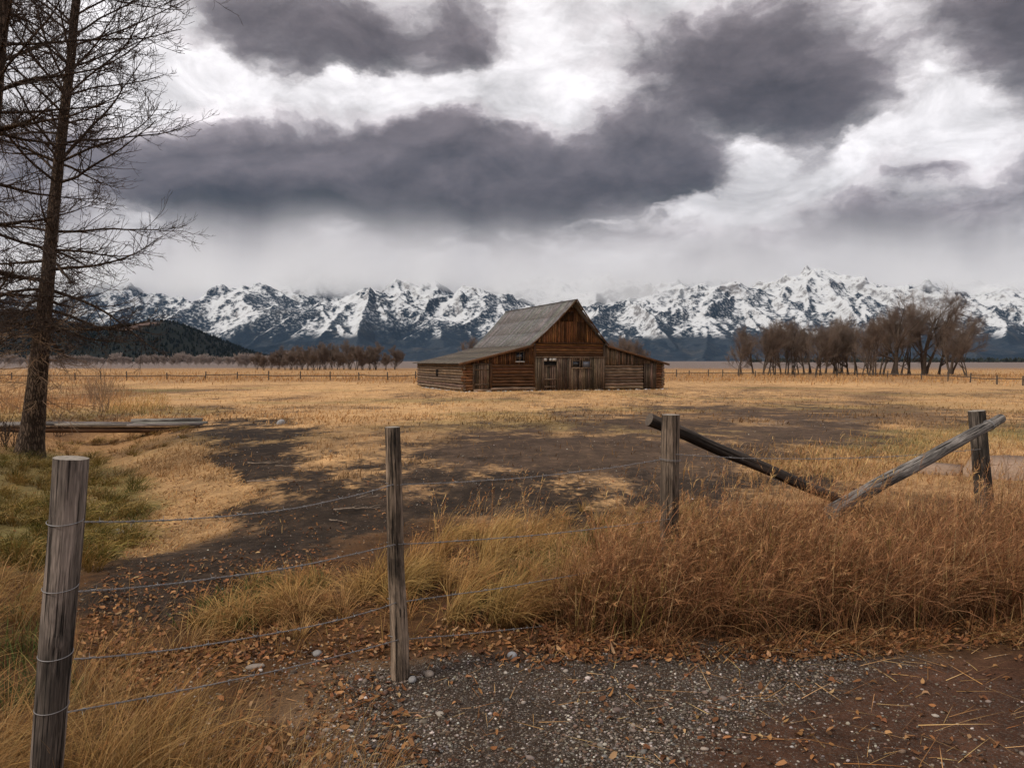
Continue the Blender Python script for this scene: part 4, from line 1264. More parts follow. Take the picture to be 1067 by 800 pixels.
#@@PART5
# ================================================================== bare trees
def unit(v): return v / (np.linalg.norm(v, axis=-1, keepdims=True) + 1e-12)
def grow(start, d, L, n, wander=.15, up=0.0, up2=None):
    """polylines: start (B,3), direction (B,3), length (B,); up bends them upward, up2 is the bend at the tip"""
    B = len(start); P = np.zeros((B, n, 3)); P[:, 0] = start; d = unit(np.array(d, float))
    for i in range(1, n):
        u = up if up2 is None else lerp(up, up2, i / (n - 1))
        d = d + rng.normal(0, wander, (B, 3)); d[:, 2] += u
        d = unit(d); P[:, i] = P[:, i - 1] + d * (L / (n - 1))[:, None]
    return P
def spawn(P, Rr, count, t0, t1, ang, flatten=0.0, angj=.2):
    """points and directions for children along parents P (B,n,3)"""
    B, n, _ = P.shape
    bi = np.repeat(np.arange(B), count); t = rng.uniform(t0, t1, len(bi)) * (n - 1)
    i = np.minimum(t.astype(int), n - 2); f = t - i
    p = P[bi, i] * (1 - f)[:, None] + P[bi, i + 1] * f[:, None]
    r = Rr[bi, i] * (1 - f) + Rr[bi, i + 1] * f
    tg = unit(P[bi, i + 1] - P[bi, i])
    rv = rng.normal(0, 1, (len(bi), 3)); rv[:, 2] *= (1 - flatten)
    side = unit(rv - (rv * tg).sum(1, keepdims=True) * tg)
    a = ang + rng.normal(0, angj, len(bi))
    d = tg * np.cos(a)[:, None] + side * np.sin(a)[:, None]
    return p, d, r, t / (n - 1), bi
def taper(r0, r1, n): return r0[:, None] + (r1 - r0)[:, None] * (np.linspace(0, 1, n) ** .8)[None]

M_BARK_FAR = mat_plain('cottonwood_bark', (.075, .057, .045), .95, .1, 3, .35)
M_TWIG_FAR = mat_plain('cottonwood_twigs', (.155, .115, .092), .95, .1, .6, .25)
M_WILLOW = mat_plain('willow_twigs', (.33, .27, .24), .95, .1, .4, .25)
def cottonwood(h, spread, stems, twigs, rad=.28, trunk_frac=.22, lean=.0, tw=.0088, wil=False):
    """(trunk MB, crown MB) of a bare broad tree of height h"""
    tb, cb = MB(), MB()
    S = np.zeros((stems, 3)); S[:, :2] = rng.normal(0, .25 if stems > 1 else 0, (stems, 2))
    d = np.zeros((stems, 3)); d[:, 2] = 1; d[:, :2] = rng.normal(0, .16 if stems > 1 else .05, (stems, 2)) + lean
    L1 = h * rng.uniform(.55, .72, stems)
    P1 = grow(S, d, L1, 9, .07, .05); r1 = taper(np.full(stems, rad * (h / 12)) * rng.uniform(.7, 1.1, stems), np.full(stems, rad * .3 * h / 12), 9)
    P1[:, 0, 2] -= .3
    r1[:, 0] *= 1.35
    tb.tubes(P1, r1, 8, None)
    p, d, r, t, _ = spawn(P1, r1, max(5, int(11 / stems) + 3), trunk_frac, 1.0, .65, .2)
    d[:, :2] *= spread
    L2 = h * (.50 - .25 * t) * rng.uniform(.7, 1.2, len(t))
    P2 = grow(p, d, L2, 8, .11, .10); r2 = taper(r * .62, r * .15, 8)
    tb.tubes(P2, r2, 5, None)
    PP = [P2]
    p, d, r, t, _ = spawn(P2, r2, 6, .25, 1.0, .6)
    L3 = h * rng.uniform(.10, .22, len(t)); P3_ = grow(p, d, L3, 6, .13, .09); r3 = taper(np.maximum(r * .6, tw * 1.6), np.full(len(r), tw * 1.1), 6)
    cb.tubes(P3_, r3, 4, None)
    k = max(2, int(twigs / len(P3_)))
    p, d, r, t, _ = spawn(P3_, r3, k, .15, 1.0, .5)
    L4 = h * rng.uniform(.05, .12, len(t)); P4 = grow(p, d, L4, 4, .13, .12); cb.tubes(P4, taper(np.full(len(t), tw), np.full(len(t), tw * .5), 4), 3, None)
    p, d, r, t, _ = spawn(P4, taper(np.full(len(P4), tw), np.full(len(P4), tw * .5), 4), 2, .2, 1, .5)
    L5 = h * rng.uniform(.025, .06, len(t)); P5 = grow(p, d, L5, 3, .12, .1); cb.tubes(P5, taper(np.full(len(t), tw * .8), np.full(len(t), tw * .4), 3), 3, None)
    return tb, cb
def tree_proto(name, tb, cb, mt, mc):
    root = empty(name)
    a = tb.build('trunk', mt, root, smooth=True); b = cb.build('crown', mc, root)
    return root
def place(root, loc, rz, sc, label, cat, group=None, used=set()):
    if root.name in used: o = copy_tree(root)
    else: o = root; used.add(root.name)
    o.location = loc; o.rotation_euler = (0, 0, rz); o.scale = (sc, sc, sc)
    return tag(o, label, cat, group)

def build_far_trees():
    big = [(tree_proto('cottonwood_tree', *cottonwood(15.5, 1.15, 2, 4200, .36), M_BARK_FAR, M_TWIG_FAR), 15.5),
           (tree_proto('cottonwood_tree', *cottonwood(15.5, 1.3, 3, 4200, .30), M_BARK_FAR, M_TWIG_FAR), 15.5)]
    mid = [(tree_proto('cottonwood_tree', *cottonwood(9, 1.2, 1, 2300, .24, .2), M_BARK_FAR, M_TWIG_FAR), 9),
           (tree_proto('cottonwood_tree', *cottonwood(9, 1.1, 2, 2300, .20, .2), M_BARK_FAR, M_TWIG_FAR), 9),
           (tree_proto('cottonwood_tree', *cottonwood(9, 1.2, 4, 2300, .16, .12), M_BARK_FAR, M_TWIG_FAR), 9)]
    lst = [  # px, top, distance, kind, label
        (930, 306, 143, 'b', 'tallest broad bare cottonwood left of centre in the big clump'), (962, 301, 147, 'b', 'tallest bare cottonwood of the big clump, its crown touching the cloud'),
        (908, 334, 138, 'm', 'broad bare cottonwood in front, left beside the tallest pair'), (990, 325, 140, 'b', 'wide bushy bare cottonwood at the right end of the grove'),
        (1006, 345, 136, 'm', 'small leaning bare cottonwood at the very right edge of the grove'), (944, 322, 150, 'm', None), (978, 330, 152, 'm', None), (920, 326, 152, 'm', None)]
    for px in (771, 785, 795, 804, 814, 821, 829, 838, 845, 853, 860, 869, 877, 884, 893, 902, 850, 872):
        lst.append((px, {771: 350, 789: 354, 800: 352}.get(px, rng.uniform(333, 346)), rng.uniform(146, 165), 'm', None))
    lst[8] = (771, 351, 150, 'm', 'small bare cottonwood standing apart at the left end of the grove')
    for i, (px, top, D, kind, lab) in enumerate(lst):
        b = at(px, 388, D); z = float(ground_z(b.x, D))
        h = (HOR - top) / F * D + EYE - z
        pr, ph = (big if kind == 'b' else mid)[i % (2 if kind == 'b' else 3)]
        place(pr, (b.x, D, z), rng.uniform(0, 6.28), h / ph * (1.04 if kind == 'b' else 1.08), lab or 'bare brown cottonwood in the close row of the grove', 'tree', 'cottonwoods of the grove right of the barn')
    clump = [tree_proto('cottonwood_tree', *cottonwood(7, 1.25, 5, 3000, .13, .06, tw=.017), M_BARK_FAR, M_TWIG_FAR), tree_proto('cottonwood_tree', *cottonwood(7, 1.4, 7, 3000, .11, .05, tw=.017), M_BARK_FAR, M_TWIG_FAR)]
    # the low clump left of the barn, and a few tops behind the barn
    for i, px in enumerate((268, 275, 283, 290, 297, 303, 309, 315, 321, 327, 333, 339, 345, 352, 358, 365, 372, 378, 385, 391, 402, 412)):
        D = rng.uniform(225, 250); top = rng.uniform(357, 369) + (6 if px < 300 else 0)
        b = at(px, 386, D); h = (HOR - top) / F * D + EYE + .95
        place(clump[i % 2], (b.x, D, -.95), rng.uniform(0, 6.28), h / 7 * 1.05, 'low bare tree in the clump standing beyond the rail fence left of the barn', 'tree', 'bare trees left of the barn')
    for i, (px, top) in enumerate(((487, 353), (497, 358), (634, 357), (645, 352), (655, 353), (665, 357), (673, 362))):
        D = rng.uniform(190, 215); b = at(px, 386, D); h = (HOR - top) / F * D + EYE + .95
        place(mid[i % 3][0], (b.x, D, -.95), rng.uniform(0, 6.28), h / 9 * 1.08, 'bare tree top rising behind the left barn roof' if px < 550 else 'bare tree rising behind the right lean-to of the barn', 'tree', 'bare trees behind the left barn roof' if px < 550 else 'bare trees behind the right lean-to')
    wl = [tree_proto('willow_bush', *cottonwood(5, 1.5, 9, 2600, .05, .03, tw=.024), M_WILLOW, M_WILLOW), tree_proto('willow_bush', *cottonwood(5, 1.7, 10, 2600, .05, .03, tw=.024), M_WILLOW, M_WILLOW)]
    i = 0
    px = -30.0
    while px < 300:
        D = rng.uniform(400, 470); b = at(px, 381, D); h = rng.uniform(4.5, 7.5)
        if px > 250: D = rng.uniform(290, 330); b = at(px, 383, D); h = rng.uniform(4.5, 6.5)
        place(wl[i % 2], (b.x, D, -.95), rng.uniform(0, 6.28), h / 5, 'rounded grey willow bush in the long row along the hill foot', 'bush', 'willow bushes along the hill foot')
        px += rng.uniform(5, 9.5); i += 1
build_far_trees()

# ================================================================== rail fences across the meadow
M_FENCE = mat_plain('old_fence_wood', (.075, .060, .050), .9, .15, 6, .35)
def rail_fence(pts, label, rails=(.55,), h=1.15, sag=0, group=None):
    o0 = Vector((pts[0][0], pts[0][1], float(ground_z(pts[0][0], pts[0][1]))))
    root = empty('rail_fence', o0); tag(root, label, 'fence', group)
    G = [Vector((x, y, float(ground_z(x, y)))) - o0 for x, y in pts]
    for i, g in enumerate(G):
        mb = MB(); hh = h * rng.uniform(.85, 1.12); lx = rng.normal(0, .04)
        mb.tubes(np.array([[g.x, g.y, g.z - .2], [g.x + lx * .5, g.y, g.z + hh * .5], [g.x + lx, g.y, g.z + hh]]), np.array([.09, .085, .08]), 7, None, True)
        mb.build('post', M_FENCE, root)
    for i in range(len(G) - 1):
        for rz in rails:
            a, b = G[i], G[i + 1]; mb = MB()
            za, zb = rz * h + rng.normal(0, .06), rz * h + rng.normal(0, .06)
            mb.tubes(np.array([[a.x, a.y - .1, a.z + za], [(a.x + b.x) / 2, (a.y + b.y) / 2 - .1, (a.z + b.z + za + zb) / 2 - .04], [b.x, b.y - .1, b.z + zb]]), np.array([.06, .055, .05]), 6, None, True)
            mb.build('rail', M_FENCE, root)
    return root
def fpx(px, D): b = at(px, 390, D); return (b.x, D)
rail_fence([fpx(px, 111) for px in (-55, -20, 12, 45, 78, 105, 132, 174, 214, 247, 280, 313, 344, 374, 404, 433, 462)], 'long low rail fence crossing the golden meadow left of the barn')
rail_fence([fpx(px, D) for px, D in ((676, 134), (692, 134), (705, 134), (718, 134), (738, 134), (753, 134), (770, 134), (787, 134), (803, 133), (828, 132), (850, 131), (872, 130), (893, 128), (925, 122), (960, 112), (988, 104), (1011, 98), (1039, 90), (1066, 86), (1100, 80))],
           'low rail fence passing in front of the cottonwood grove', rails=(.6,))
#@@PART6
# ================================================================== the bare trees at the left edge
M_BARK = mat_bark('tree_bark', (.115, .080, .058), 1.0, .30)
M_TWIG = mat_plain('tree_twigs', (.050, .035, .028), .9, .1, 4, .35)
M_DEAD = mat_plain('dead_twigs', (.25, .165, .105), .9, .1, 4, .35)
def near_tree(px_pts, widths, Y, label, seed, right_len, limb=None, n_prim=108, n_dead=24):
    global rng
    keep = rng; rng = np.random.default_rng(seed)
    base = hit(*px_pts[0]) if Y is None else at(px_pts[0][0], px_pts[0][1], Y)
    if Y is not None: base.z = float(ground_z(base.x, Y))
    D = base.y
    axis = [np.array(at(a, b, D)) for a, b in px_pts]; axis[0] = np.array(base) - [0, 0, .15]
    dd = np.r_[0, np.cumsum([np.linalg.norm(axis[i + 1] - axis[i]) for i in range(len(axis) - 1)])]
    n = 70; s = np.linspace(0, dd[-1], n)
    A = np.stack([np.interp(s, dd, [a[k] for a in axis]) for k in range(3)], 1)
    ker = np.ones(7) / 7
    for k in range(2): A[3:-3, k] = np.convolve(A[:, k], ker, 'valid')
    A[:, 1] += .12 * fbm(s / 2.2, s * 0, 3, seed)
    rad = np.interp(s, dd, np.array(widths) * .5 / F * D)
    A -= np.array(base)
    sides = 26
    th = np.arange(sides) / sides * 2 * np.pi
    TH, SS = np.meshgrid(th, s)
    rr = rad[:, None] * (1 + .13 * fbm(np.cos(TH) * 2.3 + seed, np.sin(TH) * 2.3 + SS * .8, 4, seed + 3) + .16 * np.exp(-SS / .25) * (1 + .6 * np.sin(TH * 5 + seed)))
    V = np.stack([A[:, 0, None] + rr * np.cos(TH), A[:, 1, None] + rr * np.sin(TH), np.repeat(A[:, 2, None], sides, 1)], -1)
    idx = np.arange(n * sides).reshape(n, sides); a = idx[:-1]; b = np.roll(a, -1, 1); c = idx[1:]; d2 = np.roll(c, -1, 1)
    tb = MB(); tb.add(V.reshape(-1, 3), np.stack([a, b, d2, c], -1).reshape(-1, 4))
    root = empty('bare_tree', base); tag(root, label, 'tree', 'bare trees at the left edge')
    H = A[-1, 2]
    # main branches: out, a little down, tips turning up
    hgt = np.sort(1.7 + (H - 1.85) * rng.random(n_prim) ** .85); az = np.arange(n_prim) * 2.399 + rng.normal(0, .35, n_prim)
    i = np.clip(np.searchsorted(A[:, 2], hgt), 1, n - 1)
    P0 = A[i]; r0 = rad[i]
    rel = np.clip((hgt - 1.5) / 6.5, 0, 1.3)
    el = lerp(-14, 34, np.clip(rel, 0, 1) ** 1.3) + rng.normal(0, 9, n_prim)
    el = np.radians(el)
    d = np.stack([np.cos(az) * np.cos(el), np.sin(az) * np.cos(el), np.sin(el)], 1)
    L = np.interp(hgt, [1.5, 2.6, 4, 6, 8.5, 12], right_len) * rng.uniform(.6, 1.12, n_prim)
    if limb:
        ip = np.searchsorted(A[:, 2], limb[0]); P0 = np.vstack([P0, A[ip]]); d = np.vstack([d, limb[1]]); L = np.r_[L, limb[2]]; r0 = np.r_[r0, rad[ip] * 1.5]; hgt = np.r_[hgt, limb[0]]
    P1 = grow(P0, d, L, 12, .07, -.06, .085)
    r1 = taper(np.clip(r0 * .30, .014, .05), np.full(len(L), .0065), 12)
    tb.tubes(P1, r1, 6)
    tb.build('trunk', M_BARK, root, smooth=True)
    cb = MB()
    p, d, r, t, bi = spawn(P1, r1, 18, .10, 1.0, .75, .35, .2)
    L2 = (1 - .55 * t) * L[bi] * rng.uniform(.22, .58, len(t)); P2 = grow(p, d, L2, 8, .10, -.01, .10); r2 = taper(np.clip(r * .5, .0055, .012), np.full(len(t), .0038), 8)
    cb.tubes(P2, r2, 4)
    p, d, r, t, bi = spawn(P2, r2, 6, .12, 1.0, .70, .2)
    L3 = np.clip(L2[bi] * rng.uniform(.2, .5, len(t)), .06, .5); P3_ = grow(p, d, L3, 6, .12, .02, .14); r3 = taper(np.full(len(t), .0043), np.full(len(t), .0028), 6)
    cb.tubes(P3_, r3, 3)
    p, d, r, t, bi = spawn(P3_, r3, 1, .2, .9, .7, .1)
    L4 = rng.uniform(.05, .18, len(t)); cb.tubes(grow(p, d, L4, 4, .14, .10), taper(np.full(len(t), .0045), np.full(len(t), .003), 4), 3)
    cb.build('crown', M_TWIG, root)
    # tangle of dead twigs low on the trunk
    db = MB(); m = n_dead
    hg = rng.uniform(.95, 3.1, m); ii = np.clip(np.searchsorted(A[:, 2], hg), 1, n - 1); az = rng.uniform(0, 6.28, m); el = np.radians(rng.normal(-2, 16, m))
    d = np.stack([np.cos(az) * np.cos(el), np.sin(az) * np.cos(el), np.sin(el)], 1)
    Ld = rng.uniform(.6, 1.75, m); Q1 = grow(A[ii], d, Ld, 10, .09, -.04, .03); q1 = taper(np.full(m, .009), np.full(m, .004), 10); db.tubes(Q1, q1, 4)
    p, d, r, t, bi = spawn(Q1, q1, 9, .15, 1, .6); L5 = Ld[bi] * rng.uniform(.15, .45, len(t)); Q2 = grow(p, d, L5, 7, .10, -.02, .05); q2 = taper(np.full(len(t), .004), np.full(len(t), .0026), 7); db.tubes(Q2, q2, 3)
    p, d, r, t, bi = spawn(Q2, q2, 3, .15, 1, .6); db.tubes(grow(p, d, rng.uniform(.08, .3, len(t)), 5, .12, 0, .05), taper(np.full(len(t), .0034), np.full(len(t), .0024), 5), 3)
    db.build('dead_twigs', M_DEAD, root)
    rng = keep
    return root
near_tree([(28, 474), (33, 445), (40, 400), (44, 350), (48, 300), (57, 200), (68, 100), (80, 0), (93, -110), (104, -220)], [29, 23, 19, 16, 13.5, 11, 9.3, 8, 5.5, 2], None,
          'tall bare tree with a rough leaning trunk by the plank bridge', 701, [2.1, 2.5, 2.9, 3.3, 3.9, 2.6], limb=(6.35, (.62, -.1, .75), 3.0))
near_tree([(-62, 480), (-52, 430), (-38, 350), (-22, 240), (-4, 90), (5, 0), (16, -110), (24, -200)], [32, 26, 22, 17, 13, 11, 7, 2], 13.6,
          'second bare tree cut by the picture edge, only its upper trunk and branches in view', 733, [1.8, 2.2, 2.6, 3.0, 3.2, 2.2], n_prim=80, n_dead=10)

def bare_shrub(p, h, n, col_mat, label, group=None, spread=.35, name='bare_shrub'):
    S = np.zeros((n, 3)); S[:, :2] = rng.normal(0, .10 * h, (n, 2)); d = np.zeros((n, 3)); d[:, 2] = 1; d[:, :2] = rng.normal(0, spread, (n, 2))
    L = h * rng.uniform(.5, 1.0, n); P = grow(S, d, L, 7, .10, .04); r = taper(np.full(n, .008), np.full(n, .004), 7)
    mb = MB(); mb.tubes(P, r, 4)
    q, d, rr, t, bi = spawn(P, r, 6, .3, 1, .5); mb.tubes(grow(q, d, h * rng.uniform(.1, .3, len(t)), 5, .12, .06), taper(np.full(len(t), .005), np.full(len(t), .003), 5), 3)
    o = mb.build(name, col_mat, loc=p)
    return tag(o, label, 'shrub', group)
bare_shrub(hit(22, 468) + Vector((-.25, -.15, 0)), .9, 22, M_TWIG, 'dark bare shoots sprouting round the foot of the tall bare tree')
bare_shrub(hit(94, 421), 1.6, 26, M_DEAD, 'thin tan bare shrub beyond the plank bridge, the shorter of two', None, .14)
bare_shrub(hit(107, 430), 2.0, 32, M_DEAD, 'thin tan bare shrub just behind the plank bridge, the taller of two', None, .16)
bare_shrub(hit(62, 455), .8, 16, M_TWIG, 'small dark bare shrub right of the tall tree trunk, before the bridge', None, .3)

# ================================================================== grasses, leaves and gravel
def blades(mb, p, L, az, lean, bend, w, segs, c0, c1, roll=None):
    """p (B,3); lean and bend are angles from the upright at the foot and gained by the tip; gives the tips"""
    B = len(p); s = np.linspace(0, 1, segs + 1)
    th = lean[:, None] + bend[:, None] * s[None] ** 1.4
    st = (L / segs)[:, None]
    dx = np.sin(th) * st; dz = np.cos(th) * st
    hx = np.concatenate([np.zeros((B, 1)), np.cumsum((dx[:, :-1] + dx[:, 1:]) / 2, 1)], 1); hz = np.concatenate([np.zeros((B, 1)), np.cumsum((dz[:, :-1] + dz[:, 1:]) / 2, 1)], 1)
    ca, sa = np.cos(az)[:, None], np.sin(az)[:, None]
    C = p[:, None, :] + np.stack([hx * ca, hx * sa, hz], -1)
    ro = rng.uniform(-1.2, 1.2, B) if roll is None else roll
    side = np.stack([-sa[:, 0] * np.cos(ro) + 0 * ro, ca[:, 0] * np.cos(ro), np.sin(ro) * .6], 1); side /= np.linalg.norm(side, axis=1, keepdims=True)
    ww = (w[:, None] * (1 - s[None] ** 2 * .92) * .5)
    V = np.stack([C - side[:, None] * ww[..., None], C + side[:, None] * ww[..., None]], 2)     # B, segs+1, 2, 3
    idx = np.arange(B * (segs + 1) * 2).reshape(B, segs + 1, 2)
    Q = np.stack([idx[:, :-1, 0], idx[:, :-1, 1], idx[:, 1:, 1], idx[:, 1:, 0]], -1).reshape(-1, 4)
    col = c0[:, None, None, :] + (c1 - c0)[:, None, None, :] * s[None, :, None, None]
    mb.add(V.reshape(-1, 3), Q, None, np.broadcast_to(col, V.shape).reshape(-1, 3))
    return C, th
def pal(n, cols, j=.25, wts=None):
    cols = np.array(cols, float); k = rng.choice(len(cols), n, p=wts)
    return np.clip(cols[k] * rng.uniform(1 - j, 1 + j, (n, 1)) * rng.uniform(.93, 1.07, (n, 3)), .003, 1)
def in_poly(poly, n, soft=6, clump=0, cs=.5, seed=0):
    """n ground points inside a patch outlined in the photograph, as many per pixel near and far"""
    P = np.array(poly, float); out = []
    got = 0
    while got < n:
        px = rng.uniform(P[:, 0].min() - soft, P[:, 0].max() + soft, n * 2); py = rng.uniform(P[:, 1].min() - soft, P[:, 1].max() + soft, n * 2)
        k = rng.random(n * 2) < polymask(px, py, poly, soft, 1.5)
        x, y, z = hits(px[k], py[k])
        if clump:
            q = vnoise(x / cs, y / cs, 900 + seed) * .6 + vnoise(x / cs * 2.7, y / cs * 2.7, 950 + seed) * .4
            m = rng.random(len(x)) < np.clip((q - (.5 - .35 / clump)) * 2 * clump, .03, 1)
            x, y, z = x[m], y[m], z[m]
        out.append(np.stack([x, y, z], 1)); got += len(x)
    return np.vstack(out)[:n]
U_ = lambda a, b, n: rng.uniform(a, b, n)
STRAW = [(.42, .25, .10), (.34, .19, .07), (.50, .32, .14), (.25, .13, .05), (.30, .13, .04)]
REED = [(.27, .115, .048), (.20, .080, .033), (.34, .158, .070), (.14, .056, .025), (.42, .23, .11), (.09, .038, .018)]
GREENS = [(.20, .16, .035), (.14, .14, .035), (.30, .22, .06), (.40, .27, .08), (.09, .10, .03)]
M_BLADE = mat_attr('grass_blades', .75, .15, translucent=.18)

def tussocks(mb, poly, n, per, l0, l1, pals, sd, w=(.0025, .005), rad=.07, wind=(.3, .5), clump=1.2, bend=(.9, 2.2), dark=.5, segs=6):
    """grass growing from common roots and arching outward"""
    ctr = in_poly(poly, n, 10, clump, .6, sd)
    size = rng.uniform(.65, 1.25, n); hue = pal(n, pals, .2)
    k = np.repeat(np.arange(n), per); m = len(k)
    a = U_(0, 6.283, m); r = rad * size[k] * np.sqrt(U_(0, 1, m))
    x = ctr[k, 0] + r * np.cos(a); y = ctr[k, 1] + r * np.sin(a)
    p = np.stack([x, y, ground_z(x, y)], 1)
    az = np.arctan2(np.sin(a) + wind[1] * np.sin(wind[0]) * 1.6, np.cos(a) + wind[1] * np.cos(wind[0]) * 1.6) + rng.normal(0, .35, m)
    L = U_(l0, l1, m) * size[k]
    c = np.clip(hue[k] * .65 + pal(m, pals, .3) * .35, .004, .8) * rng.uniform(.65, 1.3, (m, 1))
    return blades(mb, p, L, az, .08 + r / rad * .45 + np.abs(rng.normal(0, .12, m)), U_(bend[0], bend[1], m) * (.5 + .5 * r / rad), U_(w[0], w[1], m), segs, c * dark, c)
GOLDT = [(.44, .25, .085), (.50, .31, .12), (.36, .19, .06), (.32, .20, .06), (.28, .13, .045)]
def reed_bed():
    mb = MB()
    poly = [(575, 640), (600, 662), (700, 664), (850, 664), (960, 655), (1100, 640), (1250, 620), (1250, 545), (1000, 548), (850, 552), (720, 566), (640, 585)]
    n = 6400
    p = in_poly(poly, n, 8, 1.3, .45, 1)
    hscale = .72 + .55 * (fbm(p[:, 0] / .8, p[:, 1] / .8, 3, 77) + .25)
    px, py = topx(p[:, 0], p[:, 1], p[:, 2])
    edge = sstep(560, 660, px) * .35 + .65
    front = sstep(664, 632, py) * .3 + .7
    patch = fbm(p[:, 0] / .55, p[:, 1] / .55, 3, 78)
    notch = np.exp(-((px - 790) / 95) ** 2) * .10
    L = rng.uniform(.40, .90, n) * hscale * edge * front * (1 - notch) * (1 + .20 * sstep(840, 1000, px)) * (1 + .55 * fbm(p[:, 0] / .35, p[:, 1] / .35, 2, 79)) * np.where(rng.random(n) < .12, .6, 1)
    az = rng.normal(.25, 1.0, n) + 3.5 * patch
    C, th = blades(mb, p, L, az, np.abs(rng.normal(.14, .16, n)) + .9 * sstep(.12, .3, patch) * rng.random(n), rng.uniform(.25, 1.4, n), U_(.0022, .0042, n), 6, pal(n, REED, .35) * .38, pal(n, REED, .4) * .92 * (1 + 1.3 * patch)[:, None])  # feet coloured darker to paint the deep shade between stems
    # drooping plumes
    k = rng.random(n) < .62
    Ck, azk, thk, Lk = C[k], az[k], th[k], L[k]
    for j in range(13):
        t = .66 + .34 * j / 12
        a = Ck[:, -2] if t < .85 else Ck[:, -1]
        f = (t - .66) / .34
        st = Ck[:, -2] * (1 - f) + Ck[:, -1] * f
        m = len(st)
        cc = pal(m, [(.36, .19, .085), (.27, .12, .05), (.44, .26, .12), (.22, .10, .04)], .25)
        blades(mb, st, U_(.025, .060, m) * (1.15 - .5 * f), azk + rng.normal(0, .55, m), thk[:, -1] + rng.normal(.05, .26, m), U_(.1, .5, m), U_(.0022, .0042, m), 2, cc, cc * 1.1)
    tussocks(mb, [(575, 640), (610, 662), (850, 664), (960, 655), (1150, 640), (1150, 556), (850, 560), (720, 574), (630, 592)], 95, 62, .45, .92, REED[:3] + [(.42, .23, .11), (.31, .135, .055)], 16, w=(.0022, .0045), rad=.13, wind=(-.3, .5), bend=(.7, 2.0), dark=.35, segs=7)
    # long leaves lower down
    n = 11000
    p = in_poly(poly, n, 12, 1.0, .4, 2)
    blades(mb, p, U_(.18, .56, n), U_(-3.14, 3.14, n), np.abs(rng.normal(.25, .25, n)), U_(.5, 2.0, n), U_(.003, .0065, n), 5, pal(n, REED, .3) * .38, pal(n, REED + [(.40, .24, .10)], .35) * .9)  # dark feet again carry the shade low in the bed
    n = 1500
    p = in_poly(poly, n, 12, 1.5, .4, 3)
    blades(mb, p, U_(.2, .5, n), U_(-3.14, 3.14, n), np.abs(rng.normal(.15, .2, n)), U_(.2, 1.0, n), U_(.004, .008, n), 4, pal(n, GREENS, .3) * .5, pal(n, GREENS + STRAW, .3))
    n = 900
    p = in_poly(poly, n, 16, 1.2, .5, 13); c = pal(n, [(.46, .28, .13), (.52, .36, .18), (.38, .22, .09)], .2)
    blades(mb, p, U_(.25, .62, n), U_(-3.14, 3.14, n), np.abs(rng.normal(.35, .35, n)), U_(.1, 1.0, n), U_(.003, .005, n), 5, c * .8, c)
    n = 1500
    p = in_poly([(560, 655), (700, 668), (900, 668), (1100, 645), (1100, 668), (900, 684), (700, 682), (560, 676)], n, 10, 1.6, .3, 14); c = pal(n, REED + STRAW, .3)
    blades(mb, p, U_(.06, .32, n), rng.normal(-1.4, 1.0, n), np.abs(rng.normal(.7, .4, n)), U_(.2, 1.2, n), U_(.002, .004, n), 5, c * .7, c)
    # sparse taller stalks standing above the bed and along its back
    n = 230
    p = in_poly([(620, 600), (1150, 590), (1150, 530), (880, 520), (760, 530), (640, 565)], n, 10)
    az = rng.normal(.1, .8, n)
    C, th = blades(mb, p, U_(.45, .85, n), az, np.abs(rng.normal(.08, .1, n)), U_(.15, .7, n), U_(.003, .0045, n), 6, pal(n, STRAW, .3) * .7, pal(n, STRAW, .2))
    for j in range(8):
        f = j / 7; st = C[:, -2] * (1 - f) + C[:, -1] * f
        cc = pal(n, STRAW, .2)
        blades(mb, st, U_(.03, .06, n), az + rng.normal(0, .6, n), th[:, -1] + rng.normal(.1, .3, n), U_(.1, .5, n), U_(.004, .007, n), 2, cc, cc)
    o = mb.build('tall_reed_grass', M_BLADE)
    tag(o, 'tall rust brown reed grass with drooping plumes filling the right foreground', 'grass', kind='stuff')
reed_bed()

